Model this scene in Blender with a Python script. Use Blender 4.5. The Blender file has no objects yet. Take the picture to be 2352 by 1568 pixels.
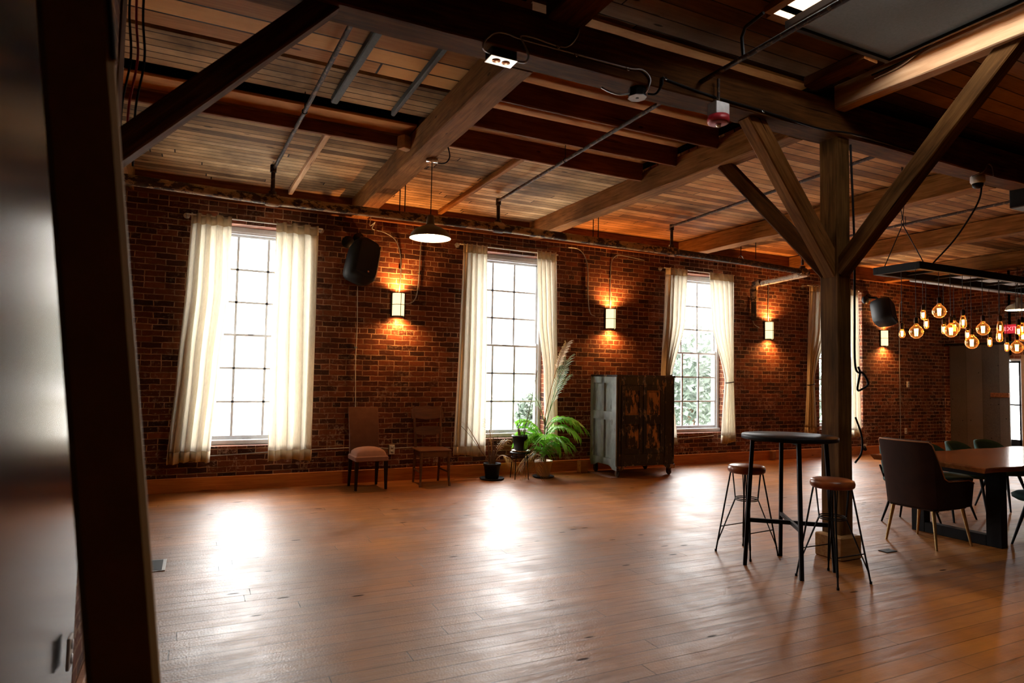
import bpy, math, random
from mathutils import Vector, Matrix, Quaternion
PI = math.pi
S = bpy.context.scene
COL = S.collection
random.seed(7)

# ------------------------------------------------------------------ camera
YAW, PITCH, ROLL, EYE = .4521, .0526, .0184, 1.38
cy, sy, cp, sp, cr, sr = math.cos(YAW), math.sin(YAW), math.cos(PITCH), math.sin(PITCH), math.cos(ROLL), math.sin(ROLL)
fwd0 = Vector((sy, cy, 0)); rgt0 = Vector((cy, -sy, 0)); up0 = Vector((0, 0, 1))
fwd = cp*fwd0 + sp*up0; up1 = -sp*fwd0 + cp*up0
rgt = cr*rgt0 + sr*up1; up = -sr*rgt0 + cr*up1
cam = bpy.data.cameras.new('camera'); co = bpy.data.objects.new('camera', cam); COL.objects.link(co)
co.matrix_world = Matrix(((rgt.x, up.x, -fwd.x, 0), (rgt.y, up.y, -fwd.y, 0), (rgt.z, up.z, -fwd.z, EYE), (0, 0, 0, 1)))
cam.sensor_width = 36; cam.lens = 1487.4/2352*36; cam.clip_end = 400; cam.clip_start = .05
cam.dof.use_dof = True; cam.dof.focus_distance = 8.0; cam.dof.aperture_fstop = 2.8
S.camera = co

# ------------------------------------------------------------------ world, daylight, exposure
w = bpy.data.worlds.new('overcast_sky'); S.world = w; w.use_nodes = True
bg = w.node_tree.nodes['Background']; bg.inputs[0].default_value = (1, .985, .955, 1); bg.inputs[1].default_value = 18.0
S.view_settings.view_transform = 'Standard'; S.view_settings.look = 'None'
S.view_settings.gamma = 1; S.view_settings.use_curve_mapping = False
S.view_settings.exposure = 0.4
S.cycles.use_denoising = True
S.cycles.max_bounces = 10; S.cycles.diffuse_bounces = 5; S.cycles.glossy_bounces = 4
S.cycles.transmission_bounces = 6; S.cycles.transparent_max_bounces = 12
S.cycles.caustics_reflective = False; S.cycles.caustics_refractive = False
S.cycles.sample_clamp_indirect = 6
def portal(name, loc, rot, sx, sy_):
    l = bpy.data.lights.new(name, 'AREA'); l.shape = 'RECTANGLE'; l.size = sx; l.size_y = sy_
    l.cycles.is_portal = True
    o = bpy.data.objects.new(name, l); COL.objects.link(o); o.location = loc; o.rotation_euler = rot
WX = [.576, 3.98, 7.45, 10.90]           # window centres along the brick wall
for x in WX: portal('window_daylight', (x, 8.62, 1.80), (-PI/2, 0, 0), 1.15, 2.5)
portal('skylight_daylight', (3.78, 2.25, 3.90), (0, 0, 0), 1.1, 1.2)
portal('door_daylight', (14.3, 7.3, 1.1), (0, PI/2, 0), 2.1, 1.0)

# ------------------------------------------------------------------ node helpers
def new_mat(name):
    m = bpy.data.materials.new(name); m.use_nodes = True
    nt = m.node_tree; b = nt.nodes['Principled BSDF']
    return m, nt, b
def N(nt, t, **kw):
    n = nt.nodes.new(t)
    for k, v in kw.items():
        if k in n.inputs.keys() if isinstance(k, str) else False: n.inputs[k].default_value = v
        else: setattr(n, k, v)
    return n
def L(nt, a, b): nt.links.new(a, b)
def ramp(nt, stops, interp='LINEAR'):
    r = nt.nodes.new('ShaderNodeValToRGB'); e = r.color_ramp.elements; r.color_ramp.interpolation = interp
    e[0].position, e[0].color = stops[0][0], (*stops[0][1], 1)
    e[1].position, e[1].color = stops[-1][0], (*stops[-1][1], 1)
    for p, c in stops[1:-1]:
        q = e.new(p); q.color = (*c, 1)
    return r
def coord(nt, scale=(1, 1, 1)):
    t = nt.nodes.new('ShaderNodeTexCoord'); mp = nt.nodes.new('ShaderNodeMapping')
    mp.inputs['Scale'].default_value = scale; L(nt, t.outputs['Object'], mp.inputs['Vector'])
    return mp.outputs[0]
def noise(nt, vec, scale, detail=4, rough=.55, dist=0):
    n = nt.nodes.new('ShaderNodeTexNoise'); n.inputs['Scale'].default_value = scale
    n.inputs['Detail'].default_value = detail; n.inputs['Roughness'].default_value = rough
    n.inputs['Distortion'].default_value = dist
    L(nt, vec, n.inputs['Vector']); return n.outputs['Fac']
def mix(nt, f, a, b, mode='MIX'):
    m = nt.nodes.new('ShaderNodeMix'); m.data_type = 'RGBA'; m.blend_type = mode
    for s, v in ((m.inputs[0], f), (m.inputs[6], a), (m.inputs[7], b)):
        if hasattr(v, 'default_value') or hasattr(v, 'links'): L(nt, v, s)
        else: s.default_value = v if isinstance(v, (int, float)) else (*v, 1)
    return m.outputs[2]
def math_(nt, op, a, b=None):
    m = nt.nodes.new('ShaderNodeMath'); m.operation = op
    for s, v in zip(m.inputs, (a, b)):
        if v is None: continue
        if isinstance(v, (int, float)): s.default_value = v
        else: L(nt, v, s)
    return m.outputs[0]
def bump(nt, b, h, strength=.3, dist=.01):
    n = nt.nodes.new('ShaderNodeBump'); n.inputs['Strength'].default_value = strength; n.inputs['Distance'].default_value = dist
    L(nt, h, n.inputs['Height']); L(nt, n.outputs[0], b.inputs['Normal'])
def plain(name, col, rough=.6, metal=0, var=.12, nscale=30, emit=None, estr=0, bmp=0, spec=None):
    m, nt, b = new_mat(name)
    v = coord(nt); n = noise(nt, v, nscale)
    c = ramp(nt, [(.3, tuple(max(0, x*(1-var)) for x in col)), (.7, tuple(min(1, x*(1+var)) for x in col))])
    L(nt, n, c.inputs[0]); L(nt, c.outputs[0], b.inputs['Base Color'])
    b.inputs['Roughness'].default_value = rough; b.inputs['Metallic'].default_value = metal
    b.inputs['Specular IOR Level'].default_value = spec if spec is not None else (.18 if max(col) < .14 and not metal else .4)
    if emit: b.inputs['Emission Color'].default_value = (*emit, 1); b.inputs['Emission Strength'].default_value = estr
    if bmp: bump(nt, b, n, bmp, .004)
    return m
def wood(name, cols, rough=.7, scale=(1.2, 16, 16), bmp=.35, dark=.5, knots=True, spec=.1, cracks=True):
    """grain along local x"""
    m, nt, b = new_mat(name)
    oi = nt.nodes.new('ShaderNodeObjectInfo')
    t = nt.nodes.new('ShaderNodeTexCoord'); ad = nt.nodes.new('ShaderNodeVectorMath'); ad.operation = 'ADD'
    cb = nt.nodes.new('ShaderNodeCombineXYZ'); r = math_(nt, 'MULTIPLY', oi.outputs['Random'], 37.)
    L(nt, r, cb.inputs[0]); L(nt, r, cb.inputs[1]); L(nt, t.outputs['Object'], ad.inputs[0]); L(nt, cb.outputs[0], ad.inputs[1])
    mp = nt.nodes.new('ShaderNodeMapping'); mp.inputs['Scale'].default_value = scale; L(nt, ad.outputs[0], mp.inputs[0])
    n1 = noise(nt, mp.outputs[0], 2.2, 8, .6, .6)
    c = ramp(nt, [(.25, cols[0]), (.5, cols[1]), (.75, cols[2])]); L(nt, n1, c.inputs[0])
    n2 = noise(nt, ad.outputs[0], 1.7, 4)
    st = ramp(nt, [(.35, (dark,)*3), (.65, (1, 1, 1))]); L(nt, n2, st.inputs[0])
    out = mix(nt, 1., c.outputs[0], st.outputs[0], 'MULTIPLY')
    h = n1
    if cracks:
        mp2 = nt.nodes.new('ShaderNodeMapping'); mp2.inputs['Scale'].default_value = (.7, 22, 22); L(nt, ad.outputs[0], mp2.inputs[0])
        n3 = noise(nt, mp2.outputs[0], 1.6, 3)
        k = ramp(nt, [(.28, (.18, .14, .12)), (.33, (1, 1, 1))]); L(nt, n3, k.inputs[0])
        out = mix(nt, 1., out, k.outputs[0], 'MULTIPLY')
        h = math_(nt, 'MULTIPLY', n1, n3)
    if knots:
        vo = nt.nodes.new('ShaderNodeTexVoronoi'); vo.inputs['Scale'].default_value = 1.6
        mp3 = nt.nodes.new('ShaderNodeMapping'); mp3.inputs['Scale'].default_value = (1.2, 3, 3); L(nt, ad.outputs[0], mp3.inputs[0]); L(nt, mp3.outputs[0], vo.inputs['Vector'])
        k2 = ramp(nt, [(.035, (.2, .13, .1)), (.06, (1, 1, 1))]); L(nt, vo.outputs['Distance'], k2.inputs[0])
        out = mix(nt, .8, out, k2.outputs[0], 'MULTIPLY')
    L(nt, out, b.inputs['Base Color']); b.inputs['Roughness'].default_value = rough
    b.inputs['Specular IOR Level'].default_value = spec
    if bmp: bump(nt, b, h, bmp, .006)
    return m
def planks(name, width, length, cols, rough=.8, gap=.006, off=.37, stain=.5, bmp=.5, origin=(0, 0, 0), stainscale=.9, gapcol=(.02, .012, .008), spec=.12, wavy=0, roughvar=0, coat=0, knots=.9, wob=.0, tone=.45):
    """boards running along x, laid side by side along y"""
    m, nt, b = new_mat(name)
    t = nt.nodes.new('ShaderNodeTexCoord'); mp = nt.nodes.new('ShaderNodeMapping'); mp.inputs['Location'].default_value = origin
    L(nt, t.outputs['Object'], mp.inputs[0]); v = mp.outputs[0]
    rx = nt.nodes.new('ShaderNodeSeparateXYZ'); L(nt, v, rx.inputs[0])
    row = math_(nt, 'FLOOR', math_(nt, 'DIVIDE', rx.outputs[1], width)); wn = nt.nodes.new('ShaderNodeTexWhiteNoise'); wn.noise_dimensions = '1D'; L(nt, row, wn.inputs['W'])
    cb = nt.nodes.new('ShaderNodeCombineXYZ'); L(nt, math_(nt, 'ADD', rx.outputs[0], math_(nt, 'MULTIPLY', wn.outputs['Value'], length)), cb.inputs[0]); L(nt, rx.outputs[1], cb.inputs[1]); L(nt, rx.outputs[2], cb.inputs[2])
    vv = cb.outputs[0]
    if wob:
        nw = nt.nodes.new('ShaderNodeTexNoise'); nw.inputs['Scale'].default_value = 1.3; L(nt, v, nw.inputs['Vector'])
        sub = nt.nodes.new('ShaderNodeVectorMath'); sub.operation = 'SUBTRACT'; L(nt, nw.outputs['Color'], sub.inputs[0]); sub.inputs[1].default_value = (.5, .5, .5)
        sc = nt.nodes.new('ShaderNodeVectorMath'); sc.operation = 'SCALE'; L(nt, sub.outputs[0], sc.inputs[0]); sc.inputs['Scale'].default_value = wob
        a2 = nt.nodes.new('ShaderNodeVectorMath'); a2.operation = 'ADD'; L(nt, vv, a2.inputs[0]); L(nt, sc.outputs[0], a2.inputs[1]); vv = a2.outputs[0]
    br = nt.nodes.new('ShaderNodeTexBrick'); L(nt, vv, br.inputs['Vector'])
    br.inputs['Color1'].default_value = (0, 0, 0, 1); br.inputs['Color2'].default_value = (1, 1, 1, 1); br.inputs['Mortar'].default_value = (.5, .5, .5, 1)
    br.inputs['Scale'].default_value = 1; br.inputs['Brick Width'].default_value = length; br.inputs['Row Height'].default_value = width
    br.inputs['Mortar Size'].default_value = gap; br.inputs['Mortar Smooth'].default_value = .3; br.offset = off; br.offset_frequency = 2
    # per board shift of the grain
    sh = nt.nodes.new('ShaderNodeVectorMath'); sh.operation = 'MULTIPLY_ADD'; L(nt, br.outputs['Color'], sh.inputs[0]); sh.inputs[1].default_value = (13, 7, 5); L(nt, v, sh.inputs[2])
    g = nt.nodes.new('ShaderNodeMapping'); g.inputs['Scale'].default_value = (1.1, 22, 22); L(nt, sh.outputs[0], g.inputs[0])
    n1 = noise(nt, g.outputs[0], 2.0, 8, .62, .5)
    f = math_(nt, 'ADD', math_(nt, 'MULTIPLY', n1, 1-tone), math_(nt, 'MULTIPLY', br.outputs['Color'], tone))
    c = ramp(nt, [(.2, cols[0]), (.42, cols[1]), (.62, cols[2]), (.85, cols[3])]); L(nt, f, c.inputs[0])
    n2 = noise(nt, v, stainscale, 5, .6)
    st = ramp(nt, [(.36, (stain, stain*.95, stain*.9)), (.62, (1, 1, 1))]); L(nt, n2, st.inputs[0])
    out = mix(nt, 1., c.outputs[0], st.outputs[0], 'MULTIPLY')
    g2 = nt.nodes.new('ShaderNodeMapping'); g2.inputs['Scale'].default_value = (1.1, 4, 4); L(nt, sh.outputs[0], g2.inputs[0])
    vo = nt.nodes.new('ShaderNodeTexVoronoi'); vo.inputs['Scale'].default_value = 1.7; L(nt, g2.outputs[0], vo.inputs['Vector'])
    k2 = ramp(nt, [(.06, (.05, .03, .02)), (.09, (1, 1, 1))]); L(nt, vo.outputs['Distance'], k2.inputs[0])
    out = mix(nt, knots, out, k2.outputs[0], 'MULTIPLY')
    out = mix(nt, br.outputs['Fac'], out, gapcol)
    L(nt, out, b.inputs['Base Color']); b.inputs['Roughness'].default_value = rough; b.inputs['Specular IOR Level'].default_value = spec
    if wavy:
        gm = ramp(nt, [(.38, (.25,)*3), (.62, (1, 1, 1))]); L(nt, noise(nt, g.outputs[0], .6, 2), gm.inputs[0])
    if wavy:      # open joints and knots are matt
        L(nt, math_(nt, 'MULTIPLY', math_(nt, 'MULTIPLY', math_(nt, 'SUBTRACT', 1., math_(nt, 'MULTIPLY', br.outputs['Fac'], gm.outputs[0])), k2.outputs[0]), spec), b.inputs['Specular IOR Level'])
    h = math_(nt, 'SUBTRACT', math_(nt, 'MULTIPLY', n1, .25), br.outputs['Fac'])
    if wavy:
        # every board is slightly cupped and tilted
        g3 = nt.nodes.new('ShaderNodeMapping'); g3.inputs['Scale'].default_value = (.8, 5, 5); L(nt, sh.outputs[0], g3.inputs[0])
        n4 = noise(nt, g3.outputs[0], 1.6, 2)
        n5 = noise(nt, v, 90, 3)
        h = math_(nt, 'ADD', h, math_(nt, 'ADD', math_(nt, 'MULTIPLY', n4, wavy), math_(nt, 'MULTIPLY', n5, .45)))
    bump(nt, b, h, bmp, .006)
    if roughvar:
        nr = noise(nt, v, 2.3, 6, .7); rr = nt.nodes.new('ShaderNodeMapRange'); L(nt, nr, rr.inputs[0])
        rr.inputs[1].default_value = .3; rr.inputs[2].default_value = .7; rr.inputs[3].default_value = rough-roughvar; rr.inputs[4].default_value = rough+roughvar
        L(nt, rr.outputs[0], b.inputs['Roughness'])
    return m
def brick(name):
    m, nt, b = new_mat(name)
    t = nt.nodes.new('ShaderNodeTexCoord'); sx = nt.nodes.new('ShaderNodeSeparateXYZ'); L(nt, t.outputs['Object'], sx.inputs[0])
    cx = nt.nodes.new('ShaderNodeCombineXYZ'); L(nt, math_(nt, 'ADD', sx.outputs[0], sx.outputs[1]), cx.inputs[0]); L(nt, sx.outputs[2], cx.inputs[1])
    nw = nt.nodes.new('ShaderNodeTexNoise'); nw.inputs['Scale'].default_value = 9; nw.inputs['Detail'].default_value = 4; L(nt, cx.outputs[0], nw.inputs['Vector'])
    sub = nt.nodes.new('ShaderNodeVectorMath'); sub.operation = 'SUBTRACT'; L(nt, nw.outputs['Color'], sub.inputs[0]); sub.inputs[1].default_value = (.5, .5, .5)
    sc = nt.nodes.new('ShaderNodeVectorMath'); sc.operation = 'SCALE'; L(nt, sub.outputs[0], sc.inputs[0]); sc.inputs['Scale'].default_value = .022
    a2 = nt.nodes.new('ShaderNodeVectorMath'); a2.operation = 'ADD'; L(nt, cx.outputs[0], a2.inputs[0]); L(nt, sc.outputs[0], a2.inputs[1]); v = a2.outputs[0]
    br = nt.nodes.new('ShaderNodeTexBrick'); L(nt, v, br.inputs['Vector'])
    br.inputs['Color1'].default_value = (0, 0, 0, 1); br.inputs['Color2'].default_value = (1, 1, 1, 1); br.inputs['Mortar'].default_value = (.5, .5, .5, 1)
    br.inputs['Scale'].default_value = 1; br.inputs['Brick Width'].default_value = .205; br.inputs['Row Height'].default_value = .0672
    br.inputs['Mortar Size'].default_value = .0062; br.inputs['Mortar Smooth'].default_value = .25; br.offset = .5; br.squash = .5; br.squash_frequency = 7
    n1 = noise(nt, v, 14, 6, .6)
    f = math_(nt, 'ADD', math_(nt, 'MULTIPLY', br.outputs['Color'], .6), math_(nt, 'MULTIPLY', n1, .4))
    c = ramp(nt, [(.12, (.018, .007, .004)), (.35, (.074, .019, .008)), (.6, (.135, .034, .012)), (.85, (.22, .064, .023))]); L(nt, f, c.inputs[0])
    mo = ramp(nt, [(.35, (.17, .085, .04)), (.6, (.48, .28, .16)), (.8, (.7, .5, .35))]); L(nt, noise(nt, v, 5, 6, .7), mo.inputs[0])
    out = mix(nt, br.outputs['Fac'], c.outputs[0], mo.outputs[0])
    # old whitewash and mortar smears
    n3 = noise(nt, v, 2.4, 8, .75); n4 = noise(nt, v, 24, 5, .7)
    sm = math_(nt, 'MULTIPLY', n3, n4); k = ramp(nt, [(.285, (0, 0, 0)), (.35, (1, 1, 1))]); L(nt, sm, k.inputs[0])
    low = nt.nodes.new('ShaderNodeMapRange'); L(nt, sx.outputs[2], low.inputs[0]); low.inputs[1].default_value = 1.6; low.inputs[2].default_value = .1; low.inputs[3].default_value = .25; low.inputs[4].default_value = 1.
    kk = math_(nt, 'MULTIPLY', k.outputs[0], low.outputs[0])
    out = mix(nt, kk, out, (.42, .30, .22))
    n5 = noise(nt, v, .8, 4); st = ramp(nt, [(.35, (.6, .55, .5)), (.6, (1, 1, 1))]); L(nt, n5, st.inputs[0])
    out = mix(nt, 1., out, st.outputs[0], 'MULTIPLY')
    L(nt, out, b.inputs['Base Color']); b.inputs['Roughness'].default_value = .85; b.inputs['Specular IOR Level'].default_value = .25
    h = math_(nt, 'SUBTRACT', math_(nt, 'ADD', math_(nt, 'MULTIPLY', n1, .5), math_(nt, 'MULTIPLY', br.outputs['Color'], .25)), br.outputs['Fac'])
    bump(nt, b, h, .9, .012)
    return m
def peeled(name, base, paint, amt=.5, scale=7, rough=.45, stretch=(1, 1, .35)):
    m, nt, b = new_mat(name)
    v = coord(nt, stretch); n1 = noise(nt, v, scale, 8, .72)
    k = ramp(nt, [(amt-.02, (0, 0, 0)), (amt+.02, (1, 1, 1))]); L(nt, n1, k.inputs[0])
    n2 = noise(nt, v, scale*3, 4)
    c1 = ramp(nt, [(.3, tuple(x*.5 for x in base)), (.7, tuple(x*1.3 for x in base))]); L(nt, n2, c1.inputs[0])
    c2 = ramp(nt, [(.3, tuple(x*.7 for x in paint)), (.7, tuple(x*1.2 for x in paint))]); L(nt, n2, c2.inputs[0])
    L(nt, mix(nt, k.outputs[0], c1.outputs[0], c2.outputs[0]), b.inputs['Base Color'])
    b.inputs['Roughness'].default_value = rough; bump(nt, b, k.outputs[0], .4, .004)
    return m
def glassmat(name, tint=(1, 1, 1), refl=.06):
    m, nt, b = new_mat(name); nt.nodes.remove(b); out = nt.nodes['Material Output']
    t = N(nt, 'ShaderNodeBsdfTransparent'); t.inputs[0].default_value = (*tint, 1)
    g = N(nt, 'ShaderNodeBsdfGlossy'); g.inputs['Roughness'].default_value = .03
    lw = N(nt, 'ShaderNodeLayerWeight'); lw.inputs[0].default_value = .5
    fr = math_(nt, 'ADD', math_(nt, 'MULTIPLY', math_(nt, 'POWER', lw.outputs['Facing'], 5.), .9), .03)
    mx = N(nt, 'ShaderNodeMixShader'); L(nt, fr, mx.inputs[0]); L(nt, t.outputs[0], mx.inputs[1]); L(nt, g.outputs[0], mx.inputs[2])
    L(nt, mx.outputs[0], out.inputs[0]); return m
def cloth(name, col, trans=.5, scale=260):
    m, nt, b = new_mat(name); nt.nodes.remove(b); out = nt.nodes['Material Output']
    v = coord(nt, (1, 1, .25)); n = noise(nt, v, 55, 4, .7)
    c = ramp(nt, [(.3, tuple(x*.82 for x in col)), (.7, col)]); L(nt, n, c.inputs[0])
    d = N(nt, 'ShaderNodeBsdfDiffuse'); t = N(nt, 'ShaderNodeBsdfTranslucent'); L(nt, c.outputs[0], d.inputs[0]); L(nt, c.outputs[0], t.inputs[0])
    mx = N(nt, 'ShaderNodeMixShader'); mx.inputs[0].default_value = trans; L(nt, d.outputs[0], mx.inputs[1]); L(nt, t.outputs[0], mx.inputs[2])
    bp = N(nt, 'ShaderNodeBump'); bp.inputs['Strength'].default_value = .15; L(nt, noise(nt, coord(nt), scale, 2), bp.inputs['Height']); L(nt, bp.outputs[0], d.inputs['Normal'])
    L(nt, mx.outputs[0], out.inputs[0]); return m
def emitmat(name, col, st):
    m, nt, b = new_mat(name)
    b.inputs['Base Color'].default_value = (*col, 1); b.inputs['Emission Color'].default_value = (*col, 1); b.inputs['Emission Strength'].default_value = st
    return m
def leafmat(name, c1, c2):
    m, nt, b = new_mat(name)
    c = ramp(nt, [(.3, c1), (.7, c2)]); L(nt, noise(nt, coord(nt), 12, 3), c.inputs[0]); L(nt, c.outputs[0], b.inputs['Base Color'])
    b.inputs['Roughness'].default_value = .45
    tr = N(nt, 'ShaderNodeBsdfTranslucent'); L(nt, c.outputs[0], tr.inputs[0]); mx = N(nt, 'ShaderNodeMixShader'); mx.inputs[0].default_value = .4
    out = nt.nodes['Material Output']; L(nt, b.outputs[0], mx.inputs[1]); L(nt, tr.outputs[0], mx.inputs[2]); L(nt, mx.outputs[0], out.inputs[0])
    return m

M = {}
M['floor'] = planks('pine_floorboards', .118, 2.9, [(.12, .032, .002), (.30, .092, .006), (.39, .132, .010), (.50, .19, .022)], rough=.44, gap=.0021, stain=.5, bmp=.6, spec=1.0, wavy=2.2, roughvar=.08, gapcol=(.012, .006, .004), stainscale=.8, tone=.22)
M['deck'] = planks('weathered_roof_boards', .105, 3.1, [(.14, .075, .035), (.38, .22, .10), (.52, .32, .16), (.64, .42, .23)], rough=.85, gap=.007, stain=.38, wob=.012, stainscale=1.6, tone=.6)
M['deck_warm'] = planks('warm_roof_boards', .12, 3.3, [(.18, .07, .022), (.44, .20, .065), (.56, .27, .10), (.66, .36, .15)], rough=.8, gap=.006, stain=.45, wob=.012, stainscale=1.5, tone=.6)
M['deck_wide'] = planks('wide_pine_roof_boards', .21, 4.2, [(.36, .15, .04), (.62, .29, .09), (.74, .38, .13), (.82, .46, .18)], rough=.75, gap=.010, stain=.7, tone=.6)
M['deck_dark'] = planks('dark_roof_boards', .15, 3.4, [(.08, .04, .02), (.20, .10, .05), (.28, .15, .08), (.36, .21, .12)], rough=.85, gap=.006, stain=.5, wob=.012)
M['ply'] = wood('plywood_sheet', [(.34, .12, .03), (.56, .23, .065), (.7, .33, .11)], .75, (1, 3, 3), .1, .8, cracks=False, knots=False)
M['timber'] = wood('rough_fir_timber', [(.12, .042, .010), (.27, .11, .028), (.40, .18, .05)], .8, dark=.6)
M['timber_dark'] = wood('old_dark_timber', [(.045, .014, .003), (.11, .038, .008), (.19, .07, .015)], .8, dark=.6)
M['timber_red'] = wood('red_brown_joist', [(.10, .03, .01), (.2, .07, .025), (.28, .11, .04)], .8, dark=.7)
M['timber_pale'] = wood('pale_new_timber', [(.42, .22, .11), (.55, .32, .17), (.66, .42, .25)], .7, dark=.85)
M['post'] = wood('grey_brown_post', [(.055, .021, .005), (.13, .056, .014), (.22, .105, .029)], .8, dark=.55)
M['block'] = wood('orange_base_block', [(.22, .10, .03), (.36, .18, .06), (.46, .25, .09)], .6, dark=.8)
M['basebd'] = wood('oiled_pine_baseboard', [(.34, .10, .018), (.50, .17, .032), (.60, .24, .05)], .45, dark=.8, spec=.4)
M['brick'] = brick('old_red_brick')
M['dry'] = plain('dark_grey_satin_paint', (.02, .02, .022), .16, nscale=3, var=.06, spec=.3)
M['dark'] = plain('dark_brown_wall_paint', (.05, .035, .025), .8)
M['board'] = plain('smooth_brown_board', (.34, .19, .055), .7, var=.06, nscale=5)
M['whitep'] = plain('white_window_paint', (.60, .62, .65), .5, var=.08, nscale=20)
M['glass'] = glassmat('window_glass')
M['linen'] = cloth('cream_linen', (.93, .885, .79), .64)
M['linen_hem'] = cloth('cream_linen_hem', (.70, .60, .45), .25)
M['black'] = plain('black_metal', (.006, .006, .007), .5)
M['blackp'] = plain('black_plastic', (.005, .005, .0055), .55)
M['steel'] = plain('galvanised_steel', (.42, .42, .42), .4, .9)
M['bright'] = plain('bright_steel', (.75, .75, .74), .25, .95)
M['dullgrey'] = plain('grey_painted_batten', (.10, .115, .12), .7)
M['wplast'] = plain('white_plastic', (.62, .60, .55), .5)
M['rust'] = peeled('rusty_flaking_pipe', (.05, .022, .012), (.40, .24, .11), .50, 9, .8, (.6, 1, 1))
M['rustdark'] = peeled('dark_rusty_pipe', (.035, .018, .01), (.16, .08, .035), .56, 20, .75, (1, 1, 1))
M['whitepipe'] = peeled('white_flaking_pipe', (.25, .13, .06), (.62, .56, .48), .42, 14, .6, (1, 1, 1))
M['cabside'] = peeled('worn_grey_green_paint', (.10, .085, .07), (.24, .27, .26), .38, 4, .5, (1, 1, .5))
M['cabfront'] = peeled('black_crackled_paint', (.008, .006, .005), (.24, .14, .06), .585, 12, .4)
M['cabpanel'] = peeled('peeling_panel_paint', (.012, .008, .006), (.34, .17, .06), .50, 9, .45)
M['fabbrown'] = plain('brown_upholstery', (.13, .058, .034), .85, nscale=14, bmp=.1)
M['fabseat'] = plain('rose_brown_upholstery', (.26, .13, .095), .8, nscale=10, bmp=.1)
M['legdark'] = plain('dark_stained_leg', (.016, .007, .005), .4)
M['oak'] = wood('dark_oak', [(.08, .03, .012), (.14, .055, .02), (.2, .085, .03)], .4, (2, 14, 14), .1, .8, knots=False, cracks=False, spec=.5)
M['leather'] = plain('brown_leather', (.28, .070, .018), .3, var=.35, nscale=9, bmp=.1)
M['leatherdk'] = plain('dark_leather_armchair', (.028, .009, .004), .8, var=.2, nscale=8)
M['piping'] = plain('tan_piping', (.38, .16, .06), .5)
M['brass'] = plain('brushed_brass', (.46, .31, .13), .3, .9)
M['teal'] = plain('teal_velvet', (.022, .065, .055), .75)
M['tabletop'] = wood('live_edge_slab', [(.16, .045, .012), (.32, .10, .025), (.44, .16, .045)], .16, (.8, 9, 9), .08, .6, cracks=False, spec=.6)
M['bartop'] = wood('dark_bar_table_top', [(.035, .018, .01), (.08, .04, .02), (.12, .06, .03)], .22, (2, 12, 12), .1, .7, cracks=False, knots=False, spec=.6)
M['shade'] = plain('enamel_shade_outside', (.26, .20, .12), .45)
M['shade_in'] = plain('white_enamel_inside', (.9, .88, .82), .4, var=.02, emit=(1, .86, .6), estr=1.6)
M['bulb'] = emitmat('pendant_bulb_glow', (1, .78, .45), 25)
M['sconce'] = plain('lit_frosted_shade', (.9, .8, .6), .5, var=.03, nscale=4, emit=(1, .70, .34), estr=1.5)
M['fil'] = emitmat('glowing_filament', (1, .50, .14), 70)
M['bulbglass'] = None
m, nt, b = new_mat('amber_bulb_glass'); nt.nodes.remove(b); out = nt.nodes['Material Output']
t = N(nt, 'ShaderNodeBsdfTransparent'); t.inputs[0].default_value = (1, .62, .28, 1)
e = N(nt, 'ShaderNodeEmission'); e.inputs[0].default_value = (1, .36, .07, 1); e.inputs[1].default_value = .55
lw = N(nt, 'ShaderNodeLayerWeight'); lw.inputs[0].default_value = .35
g = N(nt, 'ShaderNodeBsdfGlossy'); g.inputs['Roughness'].default_value = .05; g.inputs[0].default_value = (1, .8, .5, 1)
a = N(nt, 'ShaderNodeAddShader'); L(nt, e.outputs[0], a.inputs[0]); L(nt, g.outputs[0], a.inputs[1])
mx = N(nt, 'ShaderNodeMixShader'); L(nt, lw.outputs['Facing'], mx.inputs[0]); L(nt, t.outputs[0], mx.inputs[1]); L(nt, a.outputs[0], mx.inputs[2]); L(nt, mx.outputs[0], out.inputs[0])
M['bulbglass'] = m
M['red'] = plain('red_plastic', (.42, .02, .03), .4)
M['pinkface'] = plain('faded_red_face', (.36, .10, .12), .5)
M['copper'] = plain('copper_wire', (.5, .22, .1), .35, .9)
M['sign'] = emitmat('red_sign_face', (.6, .01, .03), .35)
M['signtext'] = emitmat('sign_letters', (1, .25, .3), 1.0)
M['skycloth'] = cloth('grey_skylight_fabric', (.27, .28, .27), .13, 400)
M['greydoor'] = planks('grey_board_door', .3, 8, [(.06, .05, .04), (.09, .075, .06), (.11, .095, .08), (.13, .11, .09)], rough=.6, gap=.002, stain=.8)
M['jamb'] = plain('orange_pine_jamb', (.34, .17, .06), .5)
M['pot'] = plain('black_plant_pot', (.012, .014, .018), .45)
M['potc'] = plain('cream_clay_pot', (.66, .50, .38), .6, nscale=8)
M['soil'] = plain('potting_soil', (.03, .02, .012), .95, bmp=.5)
M['green'] = leafmat('green_frond', (.08, .30, .02), (.26, .62, .05))
M['greendk'] = leafmat('dull_green_frond', (.10, .22, .07), (.28, .38, .20))
M['straw'] = leafmat('dry_straw_frond', (.25, .13, .035), (.48, .28, .09))
M['stem'] = plain('dry_stem', (.10, .05, .025), .7)
M['treeleaf'] = leafmat('tree_foliage', (.045, .068, .045), (.105, .135, .11))
M['ground'] = plain('pale_bounce_ground', (.78, .77, .72), .9, nscale=2)  # outdoor ground made pale to bounce daylight up to the ceiling
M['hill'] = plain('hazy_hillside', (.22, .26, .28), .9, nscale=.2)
M['outwall'] = plain('pale_outdoor_wall', (.5, .5, .5), .8)

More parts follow.
